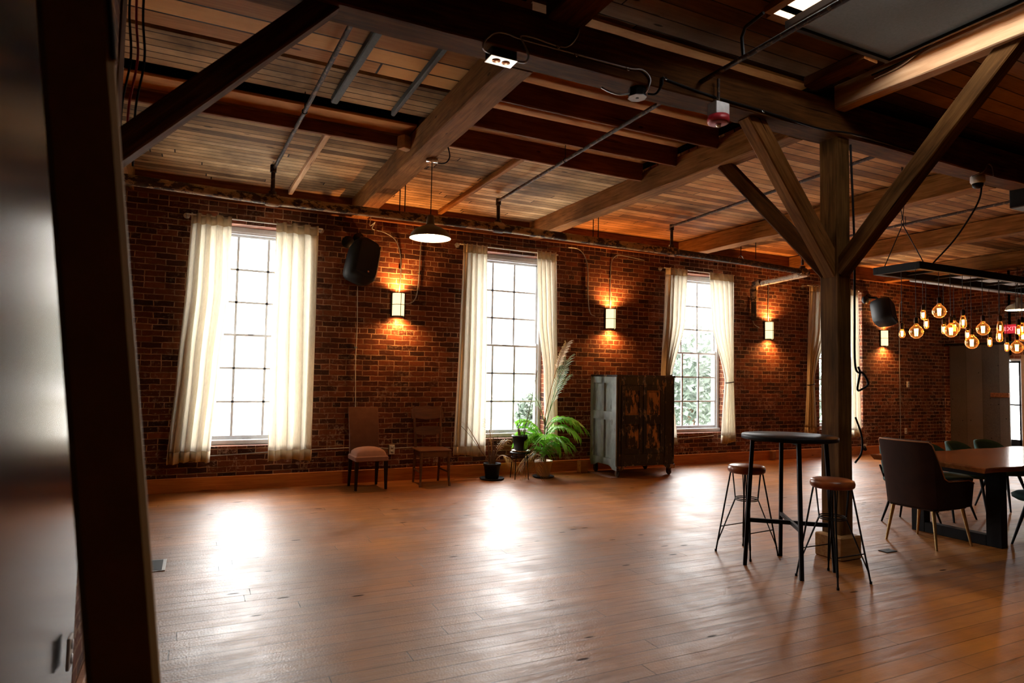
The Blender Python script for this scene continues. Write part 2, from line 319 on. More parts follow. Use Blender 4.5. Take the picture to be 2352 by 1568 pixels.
# ------------------------------------------------------------------ mesh builder
class MB:
    def __init__(s): s.v = []; s.f = []; s.sm = []; s.mi = []; s.m = 0
    def add(s, vs, fs, smooth=False):
        n = len(s.v); s.v += [tuple(p) for p in vs]; s.f += [tuple(i+n for i in f) for f in fs]; s.sm += [smooth]*len(fs); s.mi += [s.m]*len(fs)
        return s
    def box(s, x0, x1, y0, y1, z0, z1, mat=None, bev=0):
        if bev:
            b = min(bev, abs(x1-x0)/2.01, abs(y1-y0)/2.01, abs(z1-z0)/2.01)
            vs = []; X = (x0, x1); Y = (y0, y1); Z = (z0, z1)
            idx = {}
            for i in (0, 1):
                for j in (0, 1):
                    for k in (0, 1):
                        dx, dy, dz = (b, -b)[i], (b, -b)[j], (b, -b)[k]
                        for a, q in enumerate(((X[i], Y[j]+dy, Z[k]+dz), (X[i]+dx, Y[j], Z[k]+dz), (X[i]+dx, Y[j]+dy, Z[k]))):
                            idx[i, j, k, a] = len(vs); vs.append(q)
            fs = []
            I = lambda *a: idx[a]
            for i in (0, 1):
                q = [I(i, 0, 0, 0), I(i, 1, 0, 0), I(i, 1, 1, 0), I(i, 0, 1, 0)]; fs.append(q if i else q[::-1])
                q = [I(0, i, 0, 1), I(1, i, 0, 1), I(1, i, 1, 1), I(0, i, 1, 1)]; fs.append(q[::-1] if i else q)
                q = [I(0, 0, i, 2), I(1, 0, i, 2), I(1, 1, i, 2), I(0, 1, i, 2)]; fs.append(q if i else q[::-1])
            for i in (0, 1):
                for j in (0, 1):
                    q = [I(i, j, 0, 0), I(i, j, 0, 1), I(i, j, 1, 1), I(i, j, 1, 0)]; fs.append(q)
                    q = [I(i, 0, j, 0), I(i, 0, j, 2), I(i, 1, j, 2), I(i, 1, j, 0)]; fs.append(q)
                    q = [I(0, i, j, 1), I(0, i, j, 2), I(1, i, j, 2), I(1, i, j, 1)]; fs.append(q)
                    for k in (0, 1): fs.append([I(i, j, k, 0), I(i, j, k, 1), I(i, j, k, 2)])
        else:
            vs = [(x, y, z) for x in (x0, x1) for y in (y0, y1) for z in (z0, z1)]
            fs = [(0, 1, 3, 2), (4, 6, 7, 5), (0, 4, 5, 1), (2, 3, 7, 6), (0, 2, 6, 4), (1, 5, 7, 3)]
        if mat is not None: vs = [mat @ Vector(p) for p in vs]
        return s.add(vs, fs)
    def tube(s, pts, r, n=8, close=False, caps=True):
        pts = [Vector(p) for p in pts]; m = len(pts)
        rs = r if isinstance(r, (list, tuple)) else [r]*m
        vs = []; prev = None
        for i, p in enumerate(pts):
            if close: t = pts[(i+1) % m]-pts[i-1]
            else: t = pts[min(i+1, m-1)]-pts[max(i-1, 0)]
            t = t.normalized() if t.length > 1e-9 else Vector((0, 0, 1))
            if prev is None: a = t.orthogonal().normalized()
            else:
                a = prev - t*prev.dot(t); a = a.normalized() if a.length > 1e-6 else t.orthogonal().normalized()
            prev = a; b = t.cross(a)
            for k in range(n):
                an = 2*PI*k/n; vs.append(p+(a*math.cos(an)+b*math.sin(an))*rs[i])
        fs = []
        for i in range(m if close else m-1):
            j = (i+1) % m
            for k in range(n): fs.append((i*n+k, i*n+(k+1) % n, j*n+(k+1) % n, j*n+k))
        s.add(vs, fs, True)
        if caps and not close:
            s.add([vs[k] for k in range(n)][::-1], [tuple(range(n))]); s.add([vs[(m-1)*n+k] for k in range(n)], [tuple(range(n))])
        return s
    def lathe(s, prof, c=(0, 0, 0), n=24, mat=None, smooth=True, sx=1, sy=1, caps=True):
        vs = []; fs = []
        for (r, z) in prof:
            for k in range(n):
                a = 2*PI*k/n; p = Vector((c[0]+r*math.cos(a)*sx, c[1]+r*math.sin(a)*sy, c[2]+z)); vs.append(mat @ p if mat is not None else p)
        for i in range(len(prof)-1):
            for k in range(n): fs.append((i*n+k, i*n+(k+1) % n, (i+1)*n+(k+1) % n, (i+1)*n+k))
        if caps and prof[0][0] > 1e-4: fs.append(tuple(range(n))[::-1])
        if caps and prof[-1][0] > 1e-4: fs.append(tuple((len(prof)-1)*n+k for k in range(n)))
        return s.add(vs, fs, smooth)
    def grid(s, P, smooth=True):
        """P[i][j] points"""
        a = len(P); b = len(P[0]); vs = [p for r in P for p in r]
        fs = [(i*b+j, i*b+j+1, (i+1)*b+j+1, (i+1)*b+j) for i in range(a-1) for j in range(b-1)]
        return s.add(vs, fs, smooth)
    def prism(s, poly, d, mat=None):
        """poly in local xz, thickness along y from d[0] to d[1]"""
        n = len(poly); vs = [(x, d[0], z) for x, z in poly]+[(x, d[1], z) for x, z in poly]
        if mat is not None: vs = [mat @ Vector(p) for p in vs]
        fs = [tuple(range(n)), tuple(range(n, 2*n))[::-1]]+[(i, i+n, (i+1) % n+n, (i+1) % n) for i in range(n)]
        return s.add(vs, fs)
    def build(s, name, mat, parent=None, loc=None):
        me = bpy.data.meshes.new(name); me.from_pydata(s.v, [], s.f)
        me.polygons.foreach_set('use_smooth', s.sm)
        for mm in (mat if isinstance(mat, (list, tuple)) else [mat]): me.materials.append(mm)
        me.polygons.foreach_set('material_index', s.mi); me.update()
        import bmesh
        bm = bmesh.new(); bm.from_mesh(me); bmesh.ops.recalc_face_normals(bm, faces=bm.faces); bm.to_mesh(me); bm.free()
        o = bpy.data.objects.new(name, me); COL.objects.link(o)
        if parent: o.parent = parent
        if loc: o.location = loc
        return o
def tag(o, label=None, cat=None, group=None, kind=None):
    if label: o['label'] = label
    if cat: o['category'] = cat
    if group: o['group'] = group
    if kind: o['kind'] = kind
    return o
def struct(o, label=None):
    o['kind'] = 'structure'
    if label: o['label'] = label
    return o
def empty(name, loc=(0, 0, 0), rz=0):
    o = bpy.data.objects.new(name, None); COL.objects.link(o); o.location = loc; o.rotation_euler = (0, 0, rz); o.empty_display_size = .1
    return o
def thing(name, label, cat, loc=(0, 0, 0), rz=0, group=None): return tag(empty(name, loc, rz), label, cat, group)
def copy_tree(o, parent=None):
    c = o.copy(); COL.objects.link(c); c.parent = parent
    for ch in [q for q in bpy.data.objects if q.parent == o]: copy_tree(ch, c)
    return c
def arc(pts, n=8):
    """Catmull-Rom through points"""
    P = [Vector(p) for p in pts]; out = []
    P = [P[0]*2-P[1]]+P+[P[-1]*2-P[-2]]
    for i in range(1, len(P)-2):
        for k in range(n):
            t = k/n; a, b, c, d = P[i-1:i+3]
            out.append(.5*((2*b)+(c-a)*t+(2*a-5*b+4*c-d)*t*t+(3*b-a-3*c+d)*t**3))
    out.append(P[-2]); return out
def timber(name, p0, p1, w_, h, mat, upv=(0, 0, 1), rough=.004, parent=None, seg=14, bev=.008):
    """squared timber from p0 to p1 along its centre line; local x is the grain; chamfered arrises, slightly uneven faces"""
    p0, p1 = Vector(p0), Vector(p1); X = (p1-p0); Ln = X.length; X.normalize(); U = Vector(upv); Y = U.cross(X).normalized(); Z = X.cross(Y)
    rng = random.Random(name+str(round(p0.x, 2))+str(round(p0.y, 2)))
    n = max(2, int(Ln*seg/4)); vs = []; a, b = w_/2, h/2
    prof = [(-a+bev, -b), (a-bev, -b), (a, -b+bev), (a, b-bev), (a-bev, b), (-a+bev, b), (-a, b-bev), (-a, -b+bev)]
    for i in range(n+1):
        for (y, z) in prof: vs.append((Ln*i/n, y+rng.uniform(-1, 1)*rough, z+rng.uniform(-1, 1)*rough))
    fs = [(i*8+k, i*8+(k+1) % 8, (i+1)*8+(k+1) % 8, (i+1)*8+k) for i in range(n) for k in range(8)]
    fs += [tuple(range(8)), tuple(n*8+k for k in range(8))]
    m = MB(); m.add(vs, fs); o = m.build(name, mat, parent)
    o.matrix_world = Matrix(((X.x, Y.x, Z.x, p0.x), (X.y, Y.y, Z.y, p0.y), (X.z, Y.z, Z.z, p0.z), (0, 0, 0, 1)))
    return o

# ================================================================== THE SETTING
WALL = 8.25
struct(MB().box(-2.2, 14.4, -4.3, 8.6, -.12, 0).build('floor', M['floor']), 'worn orange pine floorboards')
# back wall with four window openings
OW, OZ0, OZ1 = .60, .50, 3.115
m = MB(); xs = [-1.3]+[e for x in WX for e in (x-OW, x+OW)]+[14.3]
for i in range(0, len(xs), 2): m.box(xs[i], xs[i+1], WALL, WALL+.36, -.1, 3.9)
for x in WX:
    m.box(x-OW, x+OW, WALL, WALL+.36, -.1, OZ0); m.box(x-OW, x+OW, WALL, WALL+.36, OZ1, 3.9)
struct(m.build('wall_back', M['brick']), 'old red brick wall with four tall windows')
m = MB()
m.box(-1.3, -.95, 3.64, 8.3, -.1, 3.9); m.box(-1.3, -.385, 3.04, 3.64, -.1, 3.9)
struct(m.build('wall_left', M['brick']))
pw_ = struct(MB().box(-.40, 0, -7.1, 0, 0, 3.735, bev=.012).build('wall_left_partition', M['dry']), 'dark grey satin partition beside the camera')
pw_.matrix_world = Matrix.Translation((-.385, 3.045, 0)) @ Matrix.Rotation(-.048, 4, 'Z')
struct(MB().box(-1.3, 14.4, -4.4, -4.1, -.1, 3.9).build('wall_rear', M['dark']))
# right wall with a doorway
m = MB(); m.box(14.1, 14.4, 8.1, 8.3, -.1, 3.9); m.box(14.1, 14.4, 7.0, 8.1, 1.95, 3.9); m.box(14.1, 14.4, 6.84, 7.05, 1.88, 3.9)
m.box(14.1, 14.4, -4.2, 6.84, -.1, 3.9); m.box(14.1, 14.4, 7.05, 8.1, -.1, .05)
struct(m.build('wall_right', M['brick']))
# baseboards
struct(MB().box(-.95, 14.1, WALL-.028, WALL, 0, .16, bev=.004).build('baseboard_back', M['basebd']))
struct(MB().box(-.385, -.355, 3.0, 3.7, 0, .13, bev=.004).build('baseboard_left', M['basebd']))
struct(MB().box(-.95, -.92, 3.66, 8.22, 0, .16, bev=.004).build('baseboard_left_far', M['basebd']))
# roof decks
ZD = 3.585
def deck(name, x0, x1, y0, y1, z, mat, t=.05):
    return struct(MB().box(x0, x1, y0, y1, z, z+t).build(name, mat))
deck('ceiling', -1.0, 4.3, 5.80, 8.3, ZD, M['deck'])
deck('ceiling', 4.3, 14.2, 3.6, 8.3, ZD+.015, M['deck_warm'])
deck('ceiling', -1.0, 1.8, 3.5, 4.80, 3.655, M['deck_wide'])
deck('ceiling', -1.0, 1.8, 4.88, 5.46, 3.665, M['deck'])
deck('ceiling', 1.8, 4.3, 3.5, 5.82, 3.72, M['ply'])
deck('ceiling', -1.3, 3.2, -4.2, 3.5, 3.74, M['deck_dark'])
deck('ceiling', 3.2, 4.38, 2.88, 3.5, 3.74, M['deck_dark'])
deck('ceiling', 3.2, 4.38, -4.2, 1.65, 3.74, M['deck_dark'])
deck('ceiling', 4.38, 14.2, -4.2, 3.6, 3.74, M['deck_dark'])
struct(MB().box(-1.3, 3.18, 2.9, 8.5, 3.82, 3.86).box(4.4, 14.4, 2.9, 8.5, 3.82, 3.86).box(3.18, 4.4, 3.0, 8.5, 3.82, 3.86).build('ceiling_roof_sheet', M['dark']))
struct(MB().box(10.85, 14.1, 5.75, 6.9, 3.1, 3.13, bev=.004).build('ceiling_soffit', M['outwall']), 'pale dropped ceiling panel near the far door')
# skylight
m = MB(); m.box(3.14, 3.2, 1.65, 2.9, 3.70, 3.98); m.box(4.38, 4.44, 1.65, 2.9, 3.70, 3.98); m.box(3.2, 4.38, 2.88, 2.94, 3.70, 3.98); m.box(3.2, 4.38, 1.6, 1.65, 3.70, 3.98)
sk = struct(m.build('trim_skylight_curb', M['jamb']))
tag(sk, 'orange timber curb around the roof skylight')
sp_ = MB(); Pg = [[(3.33+(4.29-3.33)*j/10, 2.86-.86*i/12, 3.655-.012*math.sin(PI*i/12)*math.sin(PI*j/10)) for j in range(11)] for i in range(13)]
sp_.grid(Pg); sp_ = sp_.build('skylight_shade', M['skycloth'])
sd = sp_.modifiers.new('thick', 'SOLIDIFY'); sd.thickness = .004
tag(sp_, 'grey fabric shade stretched under the roof skylight', 'skylight shade')
fr = MB().box(3.30, 3.335, 1.7, 2.88, 3.63, 3.675).box(4.285, 4.30, 1.7, 2.88, 3.63, 3.675).box(3.335, 4.285, 2.845, 2.875, 3.63, 3.675).build('frame', M['black'], sp_)

# ---- timbers
GY0, GY1, GB = 3.445, 3.655, 3.35
struct(timber('ceiling_beam', (-1.1, 3.55, 3.49), (7.38, 3.55, 3.49), .21, .28, M['timber_dark']), 'main dark timber girder running across the room')
BX = [(-.88, -.70), (1.69, 1.895), (4.23, 4.40), (6.96, 7.16), (9.48, 9.66), (12.1, 12.3)]
for i, (a, b_) in enumerate(BX):
    struct(timber('ceiling_beam', ((a+b_)/2, 8.26, 3.47), ((a+b_)/2, 3.66, 3.47), b_-a, .24, M['timber']))
struct(timber('ceiling_beam', (4.565, 3.45, 3.65), (4.565, -1.5, 3.65), .12, .2, M['timber_pale']), 'pale timber beam beside the skylight')
struct(timber('ceiling_beam', (4.23, 3.45, 3.70), (4.23, 2.945, 3.70), .14, .08, M['timber_dark']))
struct(timber('ceiling_beam', (2.0, 3.45, 3.68), (2.0, -2, 3.68), .26, .16, M['timber_dark']))
# joists parallel to the wall
for y in (4.47, 5.04, 5.60):
    struct(timber('ceiling_joist', (1.89, y, 3.595), (4.24, y, 3.595), .04, .19, M['timber_red'], rough=.001))
struct(timber('ceiling_joist', (-.7, 5.83, 3.555), (1.70, 5.83, 3.555), .05, .13, M['timber_red'], rough=.001))
struct(timber('ceiling_joist', (-.7, 5.67, 3.615), (1.70, 5.67, 3.615), .27, .025, M['ply'], rough=.001))
struct(timber('ceiling_joist', (-.7, 4.84, 3.72), (1.7, 4.84, 3.72), .08, .04, M['timber_dark'], rough=.001))  # dark bar added to make the gap between the boards black, no joist
# ledger along the top of the brick wall
struct(timber('trim_wall_plate', (-.95, 8.225, 3.47), (14.1, 8.225, 3.47), .05, .25, M['timber_red'], rough=.001))
# column with its base block
struct(timber('column', (4.64, 3.56, .17), (4.64, 3.56, 3.36), .17, .15, M['post'], upv=(1, 0, 0), rough=.003), 'weathered square timber column behind the bar table')
struct(MB().box(4.50, 4.735, 3.415, 3.66, 0, .18, bev=.01).build('column_base', M['block']), 'orange timber block under the column')
struct(timber('column', (-.46, 3.54, 0), (-.46, 3.54, 3.36), .2, .17, M['timber_dark'], upv=(1, 0, 0)), 'dark timber post against the left wall')
# braces
struct(timber('timber_brace', (-.50, 3.53, 2.28), (.60, 3.53, 3.42), .11, .125, M['timber_dark'], rough=.002), 'dark diagonal brace rising to the girder at upper left')
struct(timber('timber_brace', (3.69, 3.56, 3.39), (4.63, 3.56, 2.26), .11, .15, M['timber'], rough=.002), 'diagonal brace from the column up to the girder')
struct(timber('timber_brace', (4.33, 4.47, 3.37), (4.61, 3.60, 2.26), .10, .12, M['timber_dark'], rough=.002), 'rear diagonal brace from the column towards the brick wall')
struct(timber('timber_brace', (4.625, 3.50, 2.27), (4.60, 2.19, 3.60), .11, .13, M['post'], rough=.002), 'diagonal brace from the column towards the skylight')
# furring strips and battens under the deck
tag(timber('roof_batten', (.995, 5.87, 3.555), (.94, 8.18, 3.555), .05, .06, M['timber_pale'], rough=.001), 'pale timber strut under the grey roof boards at left', 'roof strut')
tag(timber('roof_batten', (2.84, 5.64, 3.555), (2.86, 8.18, 3.555), .06, .06, M['timber'], rough=.001), 'orange timber strut under the roof boards near the pendant lamp', 'roof strut')
tag(timber('roof_batten', (.985, 4.02, 3.62), (.935, 5.36, 3.62), .055, .06, M['dullgrey'], rough=.0005), 'wider grey metal batten under the orange roof boards', 'metal batten')
tag(timber('roof_batten', (1.445, 4.02, 3.62), (1.435, 5.38, 3.62), .035, .06, M['dullgrey'], rough=.0005), 'narrow grey batten beside the second roof beam', 'metal batten')
tag(timber('timber_cleat', (1.60, 5.70, 3.50), (1.69, 5.74, 3.50), .1, .12, M['timber_pale'], rough=.001), 'short timber cleat where the joist meets the beam', 'cleat')

# ---- windows
for i, cx in enumerate(WX):
    root = struct(empty('window_%d' % (i+1), (cx, 8.5, 0)), 'tall white double-hung window number %d from the left' % (i+1))
    root['label'] = ['bright tall window nearest the left edge of the wall', 'tall window behind the potted plants', 'tall window behind the peeling cabinet', 'tall window mostly hidden by the timber column'][i]
    hw, zb, zt, zm = .523, .604, 3.004, 1.812
    f = MB(); f.box(-OW, -hw-.03, -.06, .08, zb-.06, zt+.11, bev=.004); f.box(hw+.03, OW, -.06, .08, zb-.06, zt+.11, bev=.004); f.box(-OW, OW, -.06, .08, zt+.05, zt+.112, bev=.004)
    f.box(-OW, OW, -.05, .02, zt+.03, zt+.06); f.build('frame', M['whitep'], root)
    s = MB(); s.box(-OW, OW, -.10, .09, zb-.104, zb-.045, bev=.008); s.build('sill', M['whitep'], root)
    for (n_, a, b_, y) in (('upper_sash', zm-.02, zt, .02), ('lower_sash', zb, zm+.012, -.02)):
        q = MB(); q.box(-hw-.035, -hw, y-.02, y+.02, a-.0, b_+.03); q.box(hw, hw+.035, y-.02, y+.02, a, b_+.03)
        if n_ == 'upper_sash': q.box(-hw-.035, hw+.035, y-.02, y+.02, b_, b_+.045, bev=.003); q.box(-hw-.035, hw+.035, y-.018, y+.018, a, a+.03, bev=.003)
        else: q.box(-hw-.035, hw+.035, y-.02, y+.02, a-.06, a, bev=.003); q.box(-hw-.035, hw+.035, y-.022, y+.018, b_-.028, b_, bev=.003)
        for k in (-1, 1): q.box(k*.1743-.014, k*.1743+.014, y-.012, y+.012, a, b_)
        H = (zt-zm)/3 if n_ == 'upper_sash' else (zm-zb)/3
        for k in (1, 2): zz = (zm if n_ == 'upper_sash' else zb)+H*k; q.box(-hw, hw, y-.012, y+.012, zz-.012, zz+.012)
        so = q.build(n_, M['whitep'], root)
        MB().box(-hw, hw, y-.002, y+.002, a+.005, b_-.005).build('glass_pane', M['glass'], so)
    MB().box(-.03, .03, -.05, -.035, zm-.004, zm+.012).box(-.05, .05, -.06, -.04, zb-.05, zb-.038).build('sash_lock', M['steel'], root)

# ---- door area on the right wall
d = struct(empty('door_1', (14.16, 0, 0)), 'glazed exit door on the far right wall')
m = MB(); m.box(-.02, .04, 6.84, 6.875, .0, 1.88, bev=.004); m.box(-.02, .04, 7.05, 8.1, 1.86, 1.95); m.box(-.02, .04, 6.84, 7.05, 1.84, 1.88)
m.build('frame', M['whitep'], d)
m = MB(); m.box(.02, .06, 6.90, 6.93, 0, 1.84); m.box(.02, .06, 6.90, 7.9, 0, .33); m.box(.02, .06, 6.90, 7.9, 1.80, 1.84); m.box(.02, .06, 6.90, 7.9, .98, 1.01); m.box(.02, .06, 7.87, 7.9, 0, 1.84)
m.build('leaf', M['black'], d)
MB().box(.038, .042, 6.93, 7.87, .33, 1.8).build('glass_pane', M['glass'], d)
m = MB().box(14.05, 14.09, 7.03, 8.12, .02, 2.16, bev=.004)
sd_ = tag(m.build('sliding_door', M['greydoor']), 'grey boarded sliding door beside the bright exit opening', 'sliding door')
MB().box(14.0, 14.05, 7.02, 7.34, 1.13, 1.22, bev=.01).build('handle', M['timber_red'], sd_)
MB().box(14.03, 14.05, 6.9, 8.2, 2.17, 2.21).build('track', M['black'], sd_)
struct(MB().box(14.08, 14.1, 6.70, 6.84, 0, 1.95, bev=.004).build('trim_1', M['jamb']))
# exit sign
ex = thing('exit_sign', 'red lit EXIT sign high on the far right wall', 'sign', (13.9, 6.9, 2.44))
MB().box(-.02, .02, -.11, .11, -.085, .085, bev=.006).build('sign_face', M['sign'], ex)
MB().box(.02, .2, -.02, .02, .02, .06).build('arm', M['black'], ex)
tc = bpy.data.curves.new('lettering', 'FONT'); tc.body = 'EXIT'; tc.size = .11; tc.align_x = 'CENTER'; tc.align_y = 'CENTER'; tc.extrude = .002
tc.materials.append(M['signtext']); tmp_ = bpy.data.objects.new('lettering_curve', tc); me_ = bpy.data.meshes.new_from_object(tmp_); bpy.data.objects.remove(tmp_)
to = bpy.data.objects.new('lettering', me_); COL.objects.link(to); to.parent = ex
to.location = (-.0225, 0, 0); to.rotation_euler = (PI/2, 0, -PI/2)

# ---- outdoors
struct(MB().box(-60, 90, 8.7, 120, -3.2, -3.1).build('ground_outside', M['ground']))
m = MB(); rng = random.Random(3)
P = []
for i in range(25):
    r = []
    for j in range(13):
        x = -20+i*9; y = 110+j*8; h = 26*math.exp(-((x-55)/48)**2)*math.sin(min(1, j/6)*PI/2)+3*math.sin(x*.13)+rng.uniform(-1, 1)
        r.append((x, y, -3.1+max(0, h)))
    P.append(r)
m.grid(P); struct(m.build('hill_outside', M['hill']), 'pale hazy hill beyond the windows')
def tree(x, y, base, h, rad, label, seed):
    t = thing('garden_tree', label, 'tree', (x, y, base), 0, 'trees outside the windows')
    MB().tube([(0, 0, 0), (.1, 0, h*.35), (0, .1, h*.6)], [.18, .14, .08], 8).build('trunk', M['stem'], t)
    m = MB(); r = random.Random(seed)
    for _ in range(3200):
        a, b_, q = r.uniform(0, 2*PI), math.acos(r.uniform(-1, 1)), rad*(r.random()**.4)
        c = Vector((q*math.sin(b_)*math.cos(a), q*math.sin(b_)*math.sin(a), h*.68+q*.95*math.cos(b_)*h*.36/rad))
        u = Vector((r.uniform(-1, 1), r.uniform(-1, 1), r.uniform(-1, 1))).normalized(); v = u.orthogonal().normalized(); k = r.uniform(.07, .2)
        m.add([c-u*k, c+v*k*.5, c+u*k, c-v*k*.5], [(0, 1, 2, 3)])
    m.build('foliage', M['treeleaf'], t)
tree(13.7, 15.5, -3.1, 6.3, 2.0, 'pale green tree outside the window behind the cabinet', 1)
tree(18.6, 19.5, -3.1, 6.9, 2.2, 'pale tree outside, to the right behind the cabinet window', 2)
tree(16.0, 23.5, -3.1, 7.2, 2.4, 'small pale tree outside, seen low in the third window', 5)
tree(22.0, 16.5, -3.1, 6.2, 2.2, 'tree outside the window behind the timber column', 3)
tree(14.3, 27, -3.1, 3.6, 0.9, 'small faint tree outside, low in the window behind the palm', 4)

# ---- curtains
def curtain(name, x_of, z0, z1, folds, label, seed, tie=None, amp=.028, y=8.135, mat=None):
    """x_of(t) -> (xl, xr) with t=0 at the top; cloth hangs from the rod in irregular folds"""
    r = random.Random(seed); nu, nv = folds*10, 46
    ph = [r.uniform(-.5, .5) for _ in range(folds+2)]; am = [r.uniform(.55, 1.25) for _ in range(folds+2)]
    P = []
    for j in range(nv+1):
        t = j/nv; xl, xr = x_of(t); row = []; wd = xr-xl
        zz = z1+(z0-z1)*t; tight = min(1.6, .42/max(.1, wd))
        for i in range(nu+1):
            u = i/nu; k = u*folds; q = int(min(folds, k)); f = k-q; A = am[q]*(1-f)+am[q+1]*f; B = ph[q]*(1-f)+ph[q+1]*f
            ang = 2*PI*(k+.25*B*(1+.6*t)+.10*math.sin(3*t+q))
            yy = y+amp*A*math.sin(ang)*(.8+.5*t)*min(1.25, .6+.5*tight); xx = xl+wd*u+.010*math.sin(2*ang+1)*A
            dz = -.012*abs(math.sin(ang/2))*(1 if j in (0, 1) else 0)+(.015*math.sin(u*5+seed) if j == nv else 0)
            row.append((xx, yy, zz+dz))
        P.append(row)
    nh = 1; hem = 3
    root = MB(); root.grid(P[2:nv-1]); o = root.build(name, M['linen'])
    sm = o.modifiers.new('thick', 'SOLIDIFY'); sm.thickness = .0015
    for nm, rows in (('heading', P[:3]), ('hem', P[nv-2:])):
        q = MB(); q.grid(rows); h = q.build(nm, M['linen_hem'], o); s2 = h.modifiers.new('thick', 'SOLIDIFY'); s2.thickness = .003
    tag(o, label, 'curtain', 'cream linen curtains')
    if tie:
        zt, xa, xb = tie; xc, rr = (xa+xb)/2, (xb-xa)/2+.008
        MB().tube([(xc+rr*math.cos(a), y+.052*math.sin(a), zt+.012*math.cos(a)) for a in [2*PI*k/24 for k in range(24)]], .008, 6, close=True).build('tieback', M['black'], o)
    return o
def lerpk(keys):
    def f(t):
        for (a, l, r), (b, l2, r2) in zip(keys, keys[1:]):
            if t <= b:
                s = (t-a)/(b-a); s = s*s*(3-2*s)*.5+s*.5; return l+(l2-l)*s, r+(r2-r)*s
        return keys[-1][1:]
    return f
ZT = 3.165
curtain('curtain', lerpk([(0, -.125, .30), (.3, -.15, .31), (.62, -.20, .23), (1, -.265, .165)]), .34, ZT, 4, 'cream curtain swung to the left of the leftmost window', 11, amp=.052)
curtain('curtain', lerpk([(0, .785, 1.285), (.5, .775, 1.285), (1, .785, 1.285)]), .325, ZT+.005, 4, 'straight cream curtain on the right of the leftmost window', 12, amp=.045)
curtain('curtain', lerpk([(0, 3.19, 3.545), (.5, 3.16, 3.56), (1, 3.105, 3.57)]), .295, ZT, 5, 'cream curtain left of the window behind the plants', 13)
curtain('curtain', lerpk([(0, 4.325, 4.64), (.35, 4.37, 4.665), (.6, 4.48, 4.68), (1, 4.53, 4.70)]), .285, ZT+.02, 4, 'cream curtain behind the tall potted palm', 14)
curtain('curtain', lerpk([(0, 6.66, 7.08), (.3, 6.64, 7.03), (.62, 6.60, 6.76), (1, 6.57, 6.88)]), .33, ZT-.01, 5, 'cream curtain gathered behind the left of the peeling cabinet', 15, tie=(1.42, 6.60, 6.76))
curtain('curtain', lerpk([(0, 7.55, 8.075), (.3, 7.63, 8.08), (.63, 7.925, 8.075), (1, 7.83, 8.12)]), .335, ZT-.02, 5, 'tied back cream curtain right of the peeling cabinet', 16, tie=(1.335, 7.925, 8.075))
curtain('curtain', lerpk([(0, 9.92, 10.40), (.3, 9.89, 10.34), (.63, 9.87, 10.01), (1, 9.80, 10.07)]), .44, ZT-.04, 5, 'tied back cream curtain just left of the timber column', 17, tie=(1.32, 9.87, 10.01))
curtain('curtain', lerpk([(0, 10.95, 11.22), (.5, 11.08, 11.235), (1, 11.06, 11.26)]), .36, ZT-.04, 3, 'sliver of cream curtain just right of the timber column', 18)
for i, (a, b_) in enumerate([(-.17, 1.33), (3.14, 4.67), (6.62, 8.1), (9.87, 11.27)]):
    z = [3.14, 3.148, 3.135, 3.105][i]; y = 8.135
    m = MB(); m.tube([(a, y, z), (b_, y, z)], .009, 8); r = m.build('curtain_rod', M['wplast'])
    tag(r, 'thin white curtain rod over the ' + ['leftmost window', 'window behind the plants', 'window behind the cabinet', 'window hidden by the column'][i], 'curtain rod', 'curtain rods')
    for x in (a, b_):
        q = MB(); q.tube([(x, y, z), (x, 8.25, z)], .009, 8); q.tube([(x, 8.238, z), (x, 8.25, z)], .035, 16); q.build('bracket', M['bright'], r)

# ---- wall sconces with their conduits
for i, (sx_, z) in enumerate([(2.335, 2.275), (5.66, 2.272), (8.995, 2.25), (12.11, 2.245)]):
    t = thing('wall_sconce', ['lit half-round wall sconce between the first two windows', 'lit half-round wall sconce above the cabinet', 'lit wall sconce between the third window and the column', 'lit wall sconce farthest right, below the far speaker'][i], 'wall lamp', (sx_, 8.25, z), 0, 'frosted wall sconces')
    n = 12; rr = .078; P = []
    for zz in (-.15, .15): P.append([(rr*math.cos(PI+PI*k/n), -.02+1.1*rr*math.sin(PI+PI*k/n)*1.0, zz) for k in range(n+1)])
    o = MB().grid(P).build('shade', M['sconce'], t); s2 = o.modifiers.new('t', 'SOLIDIFY'); s2.thickness = .004
    MB().box(-.095, .095, -.02, 0, -.16, .16, bev=.004).build('back_plate', M['black'], t)
    m = MB()
    for zz in (-.15, 0, .15): m.tube([(rr*1.05*math.cos(PI+PI*k/n), -.02+1.16*rr*math.sin(PI+PI*k/n), zz) for k in range(n+1)], .004, 6)
    m.tube([(0.01, -.02-1.16*rr, -.15), (0.01, -.02-1.16*rr, .15)], .004, 6)
    m.build('metal_band', M['black'], t)
    MB().lathe([(0, -.05), (.02, -.03), (.024, 0), (.02, .03), (0, .05)], (0, -.06, 0), 12).build('bulb', M['bulb'], t)
    for s_ in (1, -1):
        l = bpy.data.lights.new('sconce_light', 'SPOT'); l.energy = 75 if s_ > 0 else 45; l.color = (1, .42, .12); l.spot_size = 2.85; l.spot_blend = .9; l.shadow_soft_size = .03
        lo = bpy.data.objects.new('sconce_light', l); COL.objects.link(lo); lo.parent = t; lo.location = (0, -.085, .165*s_); lo.rotation_euler = (PI if s_ > 0 else 0, 0, 0)
def conduit(pts, label, r=.007, mat='steel', name='conduit', cat='conduit', smooth=True, group=None, clips=()):
    o = MB().tube(arc(pts, 6) if smooth else pts, r, 7).build(name, M[mat]); tag(o, label, cat, group)
    for c in clips: MB().box(c[0]-.018, c[0]+.018, 8.232, 8.25, c[2]-.008, c[2]+.008).build('clip', M['bright'], o)
    return o
cy_ = 8.236
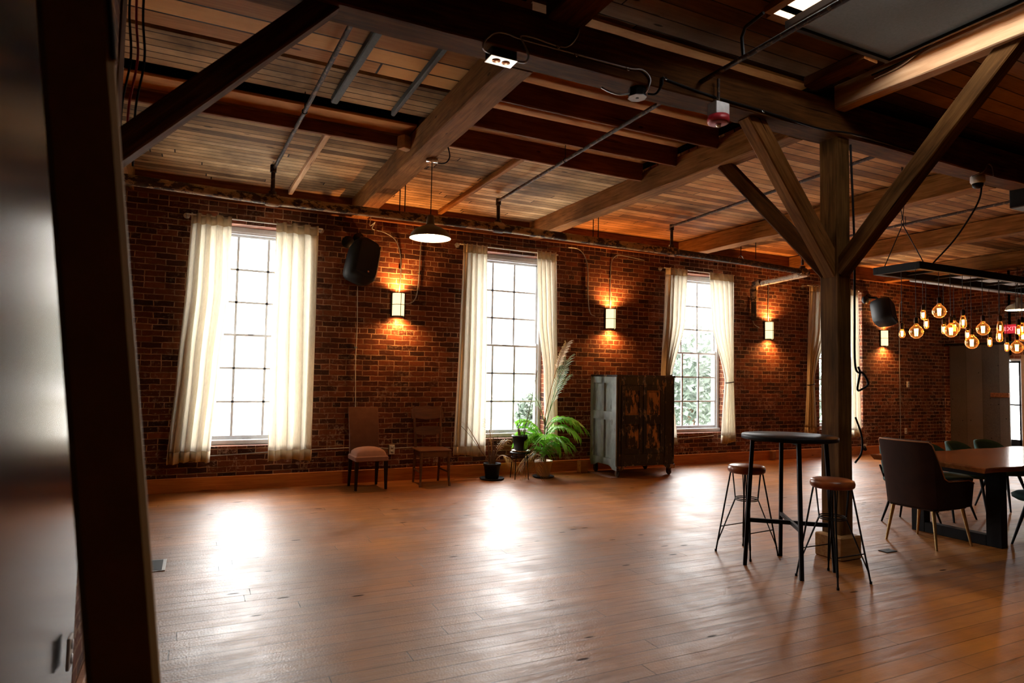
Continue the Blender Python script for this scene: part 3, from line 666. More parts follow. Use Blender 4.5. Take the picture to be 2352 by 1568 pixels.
conduit([(1.93, 7.95, 3.26), (1.97, cy_, 3.235), (2.12, cy_, 3.21), (2.27, cy_, 3.13), (2.345, cy_, 2.95), (2.36, cy_, 2.7), (2.345, cy_, 2.43)], 'metal conduit curving down to the first wall sconce from the black speaker', clips=((2.35, 0, 2.75),))
conduit([(2.63, cy_, 3.2), (2.62, cy_, 3.0), (2.605, cy_, 2.6), (2.57, cy_, 2.38), (2.49, cy_, 2.305), (2.42, cy_, 2.30)], 'metal conduit curving up from the right side of the first sconce', clips=((2.61, 0, 2.7),))
conduit([(4.9, cy_, 3.30), (5.07, cy_, 3.295), (5.19, cy_, 3.2), (5.25, cy_, 3.0), (5.26, cy_, 2.6), (5.30, cy_, 2.35), (5.39, cy_, 2.30)], 'thin conduit curving down the bricks left of the second sconce', clips=((5.25, 0, 2.7),))
conduit([(6.3, cy_, 3.24), (5.95, cy_, 3.27), (5.78, cy_, 3.265), (5.68, cy_, 3.16), (5.66, cy_, 2.9), (5.66, cy_, 2.43)], 'metal conduit dropping straight down into the second sconce', clips=((5.66, 0, 2.9),))
conduit([(9.01, cy_, 3.2), (9.0, cy_, 2.8), (8.995, cy_, 2.42)], 'conduit dropping into the sconce left of the column')
conduit([(8.62, cy_, 2.75), (8.61, cy_, 2.50), (8.66, cy_, 2.35), (8.78, cy_, 2.29)], 'short curved conduit left of the third sconce')
conduit([(12.72, cy_, 3.0), (12.62, cy_, 2.9), (12.6, cy_, 2.0), (12.6, cy_, 1.4), (12.6, cy_, .45), (12.6, cy_, .2)], 'long thin conduit down the far brick wall beside the outlets', group=None)
conduit([(1.80, cy_, 2.48), (1.812, cy_, 2.0), (1.805, cy_, 1.5), (1.822, cy_, .9), (1.82, cy_, .5)], 'white speaker cable hanging down behind the upholstered chair', .005, 'wplast', 'cable', 'cable', clips=((1.805, 0, 1.7),))
conduit([(-.3, cy_, .385), (.3, cy_, .40), (1.0, cy_, .425), (1.9, cy_, .44), (2.26, cy_, .415)], 'thin conduit running along the bricks below the leftmost window', .006)
conduit([(2.34, cy_, .415), (2.7, cy_, .42), (3.1, cy_, .40)], 'short conduit from the outlet towards the oak chair', .006)
conduit([(6.3, cy_, .44), (6.9, cy_, .415), (7.75, cy_, .45)], 'thin cable along the bricks below the window by the cabinet', .005)
conduit([(3.0, cy_, 3.37), (3.5, cy_, 3.30), (4.3, cy_, 3.24), (4.8, cy_, 3.31)], 'thin wire sagging above the window with the plants', .004, 'blackp', 'cable', 'cable')
def outlet(loc, label, parent=None, w_=.07, h=.115, y=-.012, ang=0):
    t = thing('wall_outlet', label, 'outlet', loc, ang)
    MB().box(-w_/2, w_/2, y, 0, -h/2, h/2, bev=.003).build('plate', M['wplast'], t)
    m = MB()
    for dz in (-.026, .026): m.lathe([(.0, 0), (.017, 0), (.017, .004), (0, .004)], (0, 0, 0), 14, Matrix.Translation((0, y, dz)) @ Matrix.Rotation(PI/2, 4, 'X'))
    m.build('socket', M['black'] if parent else M['steel'], t); return t
outlet((2.30, 8.215, .40), 'double wall outlet between the two chairs by the bricks'); MB().box(2.262, 2.338, 8.215, 8.25, .34, .46).build('outlet_box', M['steel'])
tag(bpy.data.objects['outlet_box'], 'grey metal box carrying the outlet between the two chairs', 'outlet box')
outlet((9.09, 8.222, .10), 'white outlet set in the baseboard left of the column', w_=.11)
outlet((11.49, 8.222, .145), 'white outlet in the baseboard right of the column', w_=.09)
outlet((12.78, 8.25, .42), 'small white outlet low on the far bricks')
outlet((12.87, 8.25, 1.35), 'small white switch plate midway up the far bricks')
outlet((-.38, 2.86, .35), 'white outlet on the grey partition beside the camera', ang=PI/2)
tag(MB().box(9.0, 9.09, 8.15, 8.222, .03, .16, bev=.004).build('baseboard_box', M['jamb']), 'small wooden box on the baseboard left of the column', 'box')
tag(MB().tube([(11.35, 8.1, .12), (11.42, 8.2, .13), (11.48, 8.2, .14)], .03, 10).build('power_plug', M['blackp']), 'black plug in the baseboard outlet right of the column', 'plug')

# ---- pipes
pm = [(-.94, 7.1, 3.185), (.64, 7.1, 3.158), (3.2, 7.1, 3.175), (5.9, 7.1, 3.15), (6.0, 7.1, 3.15)]
o = MB().tube(pm, .052, 14).build('sprinkler_main', M['rust']); tag(o, 'thick rusty flaking pipe running under the beams along the wall', 'pipe')
MB().tube([(6.0, 7.1, 3.148), (7.3, 7.1, 3.13), (8.62, 7.1, 3.085)], .045, 14).build('dark_section', M['rustdark'], o)
for x in (.64, 3.23, 5.90, 8.5):
    z = {.64: 3.158, 3.23: 3.175, 5.9: 3.15, 8.5: 3.09}[x]
    MB().tube([(x-.07, 7.1, z), (x-.05, 7.1, z), (x+.05, 7.1, z), (x+.07, 7.1, z)], [.058, .066, .066, .058], 14).tube([(x, 7.1, z+.02), (x, 7.1, z+.09)], .04, 12).build('tee_fitting', M['rust'], o)
o = MB().tube([(8.62, 7.1, 3.07), (8.57, 8.0, 3.02)], .045, 12).build('pipe_segment', M['whitepipe']); tag(o, 'white flaking pipe turning into the wall left of the column', 'pipe')
MB().tube([(8.56, 7.98, 3.04), (8.56, 8.12, 3.02), (8.56, 8.15, 2.9), (8.56, 8.15, 2.72)], [.06, .065, .06, .05], 12).build('elbow', M['rust'], o)
MB().tube([(8.56, 8.15, 2.72), (8.56, 8.15, 2.40)], .045, 10).build('lower_length', M['rustdark'], o)
def branch(x0, x1, xr, ztop, label, y0=3.75, zz=3.5):
    o = MB().tube([(x0, y0, zz), (x1, 7.08, zz)], .017, 10).build('branch_pipe', M['rustdark']); tag(o, label, 'pipe', 'sprinkler branch pipes')
    MB().tube([(x0, y0-.06, zz+.0), (x0, y0+.02, zz)], .028, 10).tube([(x0, y0-.04, zz), (x0, y0-.04, zz+.05)], .024, 10).build('end_elbow', M['rustdark'], o)
    MB().tube([(xr, 7.1, zz+.03), (xr, 7.1, 3.2)], .022, 10).tube([(xr, 7.1, zz-.05), (xr, 7.1, zz+.03)], .032, 10).build('riser', M['rustdark'], o)
    MB().tube([(xr, 7.1, zz+.03), (xr, 7.1, zz+.055)], .018, 8).build('bright_plug', M['bright'], o)
    xm = (x0+x1)/2; ym = (y0+7.08)/2
    MB().tube([(xm+.02*math.cos(2*PI*k/12), ym, zz+.02*math.sin(2*PI*k/12)) for k in range(12)], .004, 5, close=True).tube([(xm, ym, zz+.02), (xm, ym, 3.72)], .004, 5).build('hanger', M['black'], o)
branch(.77, .65, .64, 3.54, 'rusty branch pipe left of the first big beam')
branch(3.13, 3.22, 3.23, 3.54, 'rusty branch pipe passing under the three red joists')
branch(5.64, 5.88, 5.90, 3.52, 'rusty branch pipe passing behind the column braces')
branch(8.4, 8.5, 8.5, 3.5, 'dark branch pipe right of the timber column')
o = tag(MB().tube([(3.115, 3.44, 3.47), (3.115, .4, 3.47)], .017, 10).build('branch_pipe', M['rustdark']), 'long dark pipe beside the left edge of the skylight', 'pipe')
MB().tube([(3.115, 3.05, 3.47), (3.10, 3.05, 3.60), (3.08, 3.0, 3.64), (3.08, 2.85, 3.66)], .011, 8).build('elbow_arm', M['black'], o)
for x in (2.0, 2.06, 4.6, 4.68, 7.2, 7.5):
    z1 = 3.585
    o = MB().tube([(x, 7.1, z1), (x, 7.1, 3.2)], .006, 6).build('hanger_rod', M['black']); tag(o, {2.0: 'left black hanger rod of the pair near the pendant lamp', 2.06: 'right black hanger rod of the pair near the pendant lamp', 4.6: 'left rod of the pair above the second sconce', 4.68: 'right rod of the pair above the second sconce', 7.2: 'hanger rod with a ring above the third window', 7.5: 'short hanger rod right of the ringed one'}[x], 'hanger rod', 'pipe hanger rods')
    if x == 7.2: MB().tube([(x+.05*math.cos(2*PI*k/16), 7.1, 3.16+.06*math.sin(2*PI*k/16)) for k in range(16)], .006, 5, close=True).build('ring', M['steel'], o)

# ---- pendant dome lamps
def dome(loc, ztop, label, glow=True):
    t = thing('pendant_lamp', label, 'pendant lamp', loc, 0, 'enamel dome pendant lamps')
    pr = [(.1875, 0), (.184, .012), (.172, .045), (.145, .075), (.10, .10), (.055, .118), (.036, .135), (.033, .20), (.022, .215), (.0, .218)]
    MB().lathe(pr, n=36, caps=False).build('lamp_shade', M['shade'], t)
    pi = [(.186, .002), (.165, .042), (.138, .07), (.095, .094), (.05, .11), (0, .112)]
    MB().lathe(pi, n=36, caps=False).build('shade_lining', M['shade_in'], t)
    MB().lathe([(0, -.055), (.025, -.045), (.038, -.01), (.03, .03), (.015, .06)], (0, 0, .055), 16).build('bulb', M['bulb'], t)
    MB().tube([(0, 0, .21), (0, 0, ztop-loc[2])], .004, 6).build('cord', M['black'], t)
    MB().lathe([(.055, -.03), (.055, 0), (.02, .002)], (0, 0, ztop-loc[2]), 16).build('ceiling_box', M['bright'], t)
    l = bpy.data.lights.new('pendant_light', 'POINT'); l.energy = 14; l.color = (1, .72, .42); l.shadow_soft_size = .03
    lo = bpy.data.objects.new('pendant_light', l); COL.objects.link(lo); lo.parent = t; lo.location = (0, 0, -.03)
    return t
dome((1.87, 5.6, 2.615), 3.35, 'enamel dome pendant lamp hanging from the big beam near the speaker')
dome((12.62, 6.15, 2.66), 3.5, 'far dome pendant lamp glowing above the EXIT sign')
o = MB().tube(arc([(1.90, 5.62, 3.33), (2.0, 5.62, 3.34), (2.04, 5.6, 3.40), (2.02, 5.6, 3.5)], 6), .006, 6).build('flexible_conduit', M['black']); tag(o, 'short looping cable beside the pendant lamp box', 'cable')

# ---- speakers
def speaker(loc, w_, h, d_, tilt, yaw, label, brk, roll=0):
    t = thing('wall_speaker', label, 'loudspeaker', loc)
    R_ = Matrix.Rotation(yaw, 4, 'Z') @ Matrix.Rotation(tilt, 4, 'X') @ Matrix.Rotation(roll, 4, 'Y')
    prof = []
    n = 28; P = []
    for (q, s_) in ((-d_/2, .80), (-d_/2+.03, .96), (0, 1.0), (d_/2-.03, .86), (d_/2, .62)):
        row = []
        for k in range(n):
            a = 2*PI*k/n; cx_, cz_ = math.cos(a), math.sin(a); e = 2/4.6
            row.append(tuple(R_ @ Vector((math.copysign(abs(cx_)**e, cx_)*w_/2*s_*(1-.10*math.sin(a)), q, math.copysign(abs(cz_)**e, cz_)*h/2*(1-(1-s_)*.5)))))
        row.append(row[0]); P.append(row)
    m = MB(); m.grid(P, True); m.add(P[0][:-1], [tuple(range(n))]); m.add(P[-1][:-1], [tuple(range(n))[::-1]]); m.build('cabinet', M['blackp'], t)
    g = MB(); g.add([tuple(R_ @ Vector((x*w_*.36, -d_/2-.004, z*h*.40))) for x, z in ((-1, -.95), (1, -.95), (1, .95), (-1, .95))], [(0, 1, 2, 3)])
    q = g.build('grille', M['black'], t); s2 = q.modifiers.new('t', 'SOLIDIFY'); s2.thickness = .006
    lg = MB().lathe([(0, 0), (.012, 0), (.012, .004), (0, .004)], (0, 0, 0), 12, R_ @ Matrix.Translation((.03, -d_/2-.008, -h*.33)) @ Matrix.Rotation(PI/2, 4, 'X')).build('badge', M['copper'], t)
    if brk:
        MB().tube([(.0, .05, h*.42), (.02, .15, h*.58), (.02, 8.25-loc[1]-.01, h*.62)], .025, 10).lathe([(.0, 0), (.07, 0), (.07, .03), (0, .03)], (0, 0, 0), 18, Matrix.Translation((.02, 8.22-loc[1], h*.62)) @ Matrix.Rotation(-PI/2, 4, 'X')).lathe([(0, 0), (.075, 0), (.075, .05), (0, .05)], (0, 0, 0), 18, Matrix.Translation((-.12, 8.18-loc[1], h*.5)) @ Matrix.Rotation(-PI/2, 4, 'X')).build('bracket', M['black'], t)
    return t
speaker((1.775, 7.93, 2.745), .36, .56, .30, -.22, .35, 'black rounded loudspeaker on the bricks by the first sconce', True, .32)
speaker((11.66, 7.93, 2.71), .44, .50, .34, -.25, .35, 'dark loudspeaker hanging right of the timber column', True, .34)
conduit([(1.90, 8.05, 3.34), (1.88, 8.0, 3.22), (1.93, 7.95, 3.26)], 'short white cable dangling above the black loudspeaker', .005, 'wplast', 'cable', 'cable')

# ---- boxes and cables on the girder
t = thing('ceiling_outlet', 'bright double outlet on a black box under the girder', 'outlet', (1.60, 3.52, 3.335))
MB().box(-.085, .085, -.05, .05, -.035, .02, bev=.004).build('box', M['blackp'], t)
MB().box(-.088, .088, -.052, .052, -.041, -.035, bev=.001).build('plate', M['bright'], t)
for s_ in (-1, 1): MB().lathe([(0, -.001), (.026, -.001), (.026, .003), (0, .003)], (s_*.032, 0, -.0425), 16).build('socket', M['copper'], t)
t = thing('junction_box', 'octagonal steel junction box under the girder, midway', 'junction box', (2.63, 3.53, 3.335))
MB().lathe([(.06, .02), (.06, -.045), (.0, -.045)], n=8, smooth=False).build('box', M['blackp'], t); MB().lathe([(.0, -.050), (.064, -.050), (.064, -.045), (0, -.045)], n=8, smooth=False).build('cover', M['steel'], t)
MB().lathe([(0, -.052), (.012, -.052), (.012, -.049), (0, -.049)], n=12).build('knockout', M['black'], t)
t = thing('fire_alarm', 'red fire alarm strobe hanging from the girder', 'fire alarm', (3.235, 3.40, 3.23))
MB().box(-.062, .062, -.045, .045, 0, .09, bev=.004).build('back_box', M['steel'], t)
MB().lathe([(.072, .0), (.076, -.03), (.072, -.05), (0, -.05)], n=24).build('housing', M['red'], t)
MB().lathe([(0, -.056), (.058, -.056), (.07, -.05), (0, -.049)], n=24).build('face', M['pinkface'], t)
MB().lathe([(0, -.078), (.015, -.074), (.022, -.055), (0, -.055)], n=12).build('strobe_lens', M['bright'], t)
MB().tube([(0, .0, .08), (0, .0, .27)], .01, 8).build('stem', M['rustdark'], t)
def flex(pts, label, r=.0065, mat='steel', n=7):
    return tag(MB().tube(arc(pts, n), r, 6).build('flexible_conduit', M[mat]), label, 'cable', 'flexible metal conduits')
gy = 3.437
flex([(1.52, 3.50, 3.32), (1.46, 3.46, 3.31), (1.455, gy, 3.35), (1.52, gy, 3.415), (1.60, gy, 3.43), (1.70, gy, 3.42), (2.08, gy, 3.42), (2.478, gy, 3.42), (2.60, gy, 3.435), (2.665, gy, 3.39), (2.66, 3.45, 3.33), (2.67, 3.5, 3.31)], 'metal conduit linking the girder outlet to the junction box')
flex([(1.69, 3.50, 3.31), (1.73, 3.45, 3.29), (1.745, gy, 3.33), (1.71, gy, 3.40), (1.69, gy, 3.44), (1.78, gy, 3.45), (1.95, gy, 3.44), (2.03, gy, 3.46), (2.09, gy, 3.54), (2.11, gy, 3.62)], 'metal conduit looping up from the girder outlet')
flex([(2.57, 3.54, 3.31), (2.50, 3.55, 3.29), (2.43, 3.58, 3.31), (2.40, 3.62, 3.345)], 'short drooping conduit left of the junction box')
flex([(2.695, 3.50, 3.315), (2.74, 3.47, 3.315), (2.765, gy, 3.37), (2.775, gy, 3.42), (2.85, gy, 3.41), (3.2, gy, 3.385), (3.7, gy, 3.375), (4.3, gy, 3.355), (4.62, 3.40, 3.36), (5.1, gy, 3.38), (5.8, gy, 3.36)], 'long black cable running along the girder past the fire alarm', .008, 'blackp')
for k, (x, z) in enumerate([(1.95, 3.44), (2.08, 3.42), (2.478, 3.42), (2.79, 3.425), (3.7, 3.378)]):
    tag(MB().tube([(x-.012, gy, z+.008), (x-.012, gy-.01, z-.012), (x, gy-.012, z-.022), (x+.012, gy-.01, z-.012), (x+.012, gy, z+.008)], .003, 5).build('cable_clip', M['bright']), ['first bright cable clip on the girder from the left', 'second bright cable clip on the girder from the left', 'cable clip above the junction box', 'brightest cable clip, right of the junction box', 'cable clip on the girder right of the fire alarm'][k], 'cable clip', 'girder cable clips')
# cable on the column
flex([(4.70, gy+.02, 3.3), (4.735, gy+.02, 2.5), (4.73, gy+.02, 1.9), (4.735, gy+.02, 1.5), (4.80, gy, 1.45), (4.86, gy, 1.37), (4.80, gy, 1.33), (4.73, gy, 1.32), (4.76, gy, 1.45), (4.74, gy, 1.5)], 'black cable looped on the right side of the column', .009, 'blackp')
flex([(4.73, gy+.02, 1.1), (4.775, gy, .95), (4.77, gy, .82), (4.72, gy+.02, .74)], 'loose black cable loop low on the column', .008, 'blackp')
# white conduit draped along the pale skylight beam
flex([(4.495, 3.1, 3.66), (4.49, 2.9, 3.67), (4.48, 2.7, 3.72), (4.485, 2.4, 3.74), (4.485, 1.8, 3.745)], 'bright flexible conduit along the pale beam by the skylight', .009, 'bright')
flex([(4.49, 3.12, 3.69), (4.47, 2.8, 3.69), (4.48, 2.5, 3.75), (4.485, 1.9, 3.76)], 'black cable beside the bright conduit on the pale beam', .006, 'blackp')
# cables on the left beam end
for k, (c_, dx) in enumerate((('red', 0), ('blackp', .03), ('blackp', -.03))):
    tag(MB().tube(arc([(-.34+dx, 3.70, 3.7), (-.345+dx, 3.70, 3.2), (-.33+dx, 3.72, 2.95), (-.36+dx, 3.74, 2.7), (-.36+dx, 3.74, 2.4)], 6), .006, 6).build('cable', M[c_]), ['red cable running down beside the left post', 'black cable right of the red one on the left post', 'black cable left of the red one on the left post'][k], 'cable')
# light green strip: dark speaker-like box at the girder's right end
t = MB().box(7.385, 8.6, 3.36, 3.66, 3.17, 3.59, bev=.01).build('duct_box', M['black']); tag(t, 'large black box at the right end of the girder', 'duct box')

# ---- bulb chandelier over the dining table
ch = thing('chandelier_frame', 'long black hanging frame that carries the filament bulbs', 'light fixture', (6.33, 3.92, 2.50))
MB().box(0, 2.9, 0, .05, 0, .075, bev=.003).build('long_rail', M['black'], ch); MB().box(0, 2.9, .44, .49, 0, .075, bev=.003).build('long_rail', M['black'], ch)
MB().box(0, .05, .05, .44, 0, .075).build('end_rail', M['black'], ch); MB().box(2.85, 2.9, .05, .44, 0, .075).build('end_rail', M['black'], ch)
for k in range(1, 6): MB().box(k*.48, k*.48+.03, .05, .44, .03, .06).build('cross_bar', M['black'], ch)
for x in (.12, 2.6):
    m = MB()
    for y in (.03, .46): m.tube([(x, y, .06), (x, .245, .50)], .005, 6)
    m.tube([(x+.02*math.cos(2*PI*k/10), .245, .52+.03*math.sin(2*PI*k/10)) for k in range(10)], .004, 5, close=True)
    m.tube(arc([(x, .245, .55), (x-.03, .245, .72), (x+.0, .245, .9), (x, .245, 1.1)], 5), .004, 5); m.tube(arc([(x, .245, .55), (x+.03, .245, .75), (x, .245, .92), (x+.02, .245, 1.1)], 5), .004, 5)
    m.build('suspension_wire', M['black'], ch)
tag(MB().tube(arc([(6.62, 3.5, 3.30), (6.63, 3.55, 3.1), (6.62, 3.75, 2.8), (6.55, 3.93, 2.57)], 6), .008, 6).build('power_cable', M['blackp']), 'black power cable dropping from the girder to the bulb frame', 'cable')
t = thing('ceiling_camera', 'small white dome camera under the right end of the girder', 'camera', (6.60, 3.53, 3.35))
MB().lathe([(.0, 0), (.06, 0), (.062, -.05), (.05, -.07)], n=20).build('mount', M['wplast'], t); MB().lathe([(.048, -.065), (.044, -.095), (.025, -.115), (0, -.12)], n=20).build('dome', M['black'], t)
flex([(6.45, 3.50, 3.32), (6.52, gy, 3.36), (6.60, gy, 3.44), (6.66, gy, 3.42), (6.68, gy, 3.34)], 'thin pale cable curling by the dome camera', .005)
GL = [(0, -.062), (.022, -.058), (.044, -.042), (.058, -.018), (.0625, .005), (.058, .028), (.044, .05), (.028, .064), (.018, .078), (.016, .09)]
TU = [(0, -.055), (.012, -.052), (.021, -.042), (.024, -.025), (.024, .035), (.020, .05), (.014, .06)]
ST = [(0, -.062), (.016, -.058), (.028, -.042), (.032, -.02), (.028, .02), (.021, .055), (.016, .075)]
AT = [(0, -.045), (.018, -.04), (.028, -.022), (.030, -.005), (.024, .018), (.016, .038), (.014, .05)]
KIND = {'g': (GL, 'round globe'), 't': (TU, 'slim tube'), 's': (ST, 'teardrop'), 'a': (AT, 'small pear')}
BL = [(7.0, 'a', 0, (6.355, 4.124, 1.872)), (0, 'g', 0, (6.355, 3.981, 1.878)), (0, 't', 1, (7.125, 4.385, 2.123)), (0, 't', 1, (7.179, 4.385, 2.028)), (0, 'g', 0, (6.67, 3.945, 2.095)),
      (0, 't', 1, (7.494, 4.385, 1.985)), (0, 'g', 0, (6.86, 3.945, 1.91)), (0, 'g', 1, (7.686, 4.385, 2.009)), (0, 's', 0, (7.07, 3.945, 2.01)), (0, 't', 1, (7.941, 4.385, 1.939)),
      (0, 'g', 0, (7.215, 3.945, 1.806)), (0, 'g', 0, (7.42, 3.945, 1.955)), (0, 't', 1, (8.38, 4.385, 1.875)), (0, 's', 0, (7.735, 3.945, 1.985)), (0, 's', 0, (7.74, 3.955, 1.895)),
      (0, 't', 1, (8.733, 4.385, 1.83)), (0, 'g', 0, (8.05, 3.945, 1.785)), (0, 's', 0, (8.09, 3.945, 1.965)), (0, 's', 0, (8.18, 3.955, 1.995)), (0, 'g', 1, (9.086, 4.385, 1.976))]
LB = ['small pear-shaped filament bulb, the first hanging on the left', 'globe filament bulb, second from the left end', 'tube filament bulb, higher of the left pair of tubes', 'tube filament bulb just below and right of the higher tube', 'highest globe filament bulb in the cluster', 'tube filament bulb overlapping the double globe', 'front globe of the overlapping pair', 'rear globe half hidden by the front globe', 'teardrop bulb just right of the overlapping globes', 'tube bulb below the first teardrop', 'low globe bulb under the middle of the frame', 'globe bulb level with the middle row, right of centre', 'small tube bulb hanging low, right of centre', 'upper teardrop bulb left of the EXIT sign', 'lower teardrop bulb left of the EXIT sign', 'lowest slim bulb below the EXIT sign', 'low globe bulb right below the EXIT sign', 'teardrop bulb just right of the EXIT sign', 'teardrop bulb near the right picture edge', 'globe bulb partly cut by the right picture edge']
for k, (_, kd, row, (x, y, z)) in enumerate(BL):
    t = thing('filament_bulb', LB[k], 'light bulb', (x, y, z), 0, 'filament bulbs over the dining table')
    pr = KIND[kd][0]; zt = pr[-1][1]
    MB().lathe(pr, n=24).build('glass', M['bulbglass'], t)
    m = MB(); rr = .010 if kd != 'g' else .016; hh = .028 if kd != 'g' else .036
    for q in range(6):
        a = 2*PI*q/6; m.tube([(rr*.7*math.cos(a), rr*.7*math.sin(a), -hh), (rr*math.cos(a+.3), rr*math.sin(a+.3), hh)], .0028, 5)
    m.build('filament', M['fil'], t)
    MB().lathe([(.017, zt-.005), (.019, zt+.01), (.019, zt+.05), (.008, zt+.06)], n=14).build('socket', M['black'], t)
    MB().tube([(-.028, 0, zt-.02), (-.024, 0, zt+.055), (0, 0, zt+.065), (.024, 0, zt+.055), (.028, 0, zt-.02)], .0025, 5).build('guard_loop', M['copper'], t)
    MB().tube([(0, 0, zt+.055), (0, 0, 2.50-z)], .003, 5).build('cord', M['black'], t)
l = bpy.data.lights.new('bulb_cluster_light', 'AREA'); l.shape = 'RECTANGLE'; l.size = 2.4; l.size_y = .3; l.energy = 5; l.color = (1, .5, .2)

# ================================================================== FURNITURE
# ---- column side: bar table and stools
t = thing('bar_table', 'round high bar table with a dark top and thin black legs', 'bar table', (0, 0, 0))
C0 = Vector((3.99, 3.46, 0))
MB().lathe([(0, .945), (.325, .945), (.332, .952), (.332, .968), (.326, .975), (0, .975)], (C0.x, C0.y, 0), 48).build('tabletop', M['bartop'], t)
MB().lathe([(.333, .944), (.336, .946), (.336, .972), (.333, .976)], (C0.x, C0.y, 0), 48).build('rim', M['black'], t)
FT = [(3.745, 3.655), (4.205, 3.735), (4.215, 3.255), (3.825, 3.215)]; TP = []
for (x, y) in FT:
    d_ = (C0-Vector((x, y, 0))); d_.z = 0; tp = Vector((x, y, 0))+d_*.18; TP.append(tp)
    D2 = d_.normalized(); s_ = D2.orthogonal().normalized()
    a, b_ = Vector((x, y, 0)), Vector((tp.x, tp.y, .945)); X = D2*.0135; Y = Vector((-D2.y, D2.x, 0))*.0135
    MB().add([a-X-Y, a+X-Y, a+X+Y, a-X+Y, b_-X-Y, b_+X-Y, b_+X+Y, b_-X+Y], [(0, 3, 2, 1), (4, 5, 6, 7), (0, 1, 5, 4), (1, 2, 6, 5), (2, 3, 7, 6), (3, 0, 4, 7)]).build('leg', M['black'], t)
for (i, j, z) in ((0, 2, .335), (3, 1, .335)):
    a = Vector((*FT[i], 0)).lerp(TP[i], z/.945); b_ = Vector((*FT[j], 0)).lerp(TP[j], z/.945); a.z = b_.z = z
    timber('cross_rail', a, b_, .02, .03, M['black'], rough=0, seg=1, bev=.001, parent=t)
    a2 = TP[i].copy(); b2 = TP[j].copy(); a2.z = b2.z = .932; timber('top_rail', a2, b2, .02, .024, M['black'], rough=0, seg=1, bev=.001, parent=t)
def stool(loc, rz, label):
    t = thing('bar_stool', label, 'stool', loc, rz, 'leather bar stools')
    H = .70
    MB().lathe([(0, H-.062), (.13, H-.062), (.143, H-.050), (.146, H-.03), (.140, H-.010), (.12, H-.002), (0, H+.004)], n=36).build('seat', M['leather'], t)
    MB().tube([(.137*math.cos(2*PI*k/40), .137*math.sin(2*PI*k/40), H-.012) for k in range(40)], .0035, 5, close=True).build('seam', M['leatherdk'], t)
    for k in range(4):
        a = PI/4+k*PI/2; c_, s_ = math.cos(a), math.sin(a); u = Vector((c_, s_, 0)); v = Vector((-s_, c_, 0))
        foot = u*.235; top = u*.122+Vector((0, 0, H-.065))
        m = MB(); m.tube([foot+Vector((0, 0, .0)), top], .0062, 8); m.tube([foot, foot+Vector((0, 0, .018))], .009, 8)
        jn = foot.lerp(top, .12)
        for w_ in (-1, 1):
            rg = u*.085+v*.012*w_+Vector((0, 0, .43)); m.tube([u*.105+v*.018*w_+Vector((0, 0, H-.065)), rg, jn+v*.004*w_], .0042, 7)
        m.build('leg', M['black'], t)
    m = MB()
    for z in (.425, .437): m.tube([(.088*math.cos(2*PI*k/28), .088*math.sin(2*PI*k/28), z) for k in range(28)], .0045, 6, close=True)
    m.build('ring', M['black'], t)
    m = MB(); q = .2
    for k in range(2):
        a = PI/4+k*PI; b_ = a+PI/2; r_ = .235-(.235-.122)*.2/(H-.065)
        m.tube([(r_*math.cos(a), r_*math.sin(a), .2), (r_*math.cos(b_), r_*math.sin(b_), .2)], .0045, 6)
    m.build('footrest', M['black'], t)
    return t
stool((4.0, 3.885, 0), .10, 'brown leather bar stool behind the left of the bar table')
stool((4.045, 3.14, 0), .0, 'brown leather bar stool in front of the timber column')

# ---- dining table
t = thing('dining_table', 'long live-edge wooden dining table under the bulbs', 'table', (0, 0, 0))
m = MB(); rng = random.Random(5); n = 40; top, bot = [], []
x0, x1, y0, y1, z = 5.68, 8.95, 3.02, 3.98, .665
edge = []
for k in range(n+1): edge.append((x0+(x1-x0)*k/n, y0+.012*math.sin(k*.9)+rng.uniform(-.006, .006)))
for k in range(8): edge.append((x1, y0+(y1-y0)*(k+1)/8))
for k in range(n): edge.append((x1-(x1-x0)*(k+1)/n, y1+.02*math.sin(k*.7)+rng.uniform(-.008, .008)))
for k in range(7): edge.append((x0+.10*math.sin((k+1)/8*PI), y1-(y1-y0)*(k+1)/8))
N_ = len(edge); mm = MB(); mm.add([(x, y, z+.045) for x, y in edge]+[(x, y, z+.035) for x, y in edge]+[(x+(.02 if x < 6 else 0), y+(.02 if y < 3.5 else -.02), z) for x, y in edge], [tuple(range(N_)), tuple(range(2*N_, 3*N_))[::-1]]+[(i+a*N_, (i+1) % N_+a*N_, (i+1) % N_+(a+1)*N_, i+(a+1)*N_) for a in (0, 1) for i in range(N_)])
mm.build('tabletop', M['tabletop'], t)
for lx in (6.19, 8.45):
    for y in (3.215, 3.86): MB().box(lx-.045, lx+.045, y-.06, y+.06, 0, z, bev=.003).build('leg', M['black'], t)
    MB().box(lx-.045, lx+.045, 3.275, 3.80, 0, .09, bev=.003).build('foot_rail', M['black'], t); MB().box(lx-.045, lx+.045, 3.275, 3.80, z-.08, z, bev=.003).build('top_rail', M['black'], t)

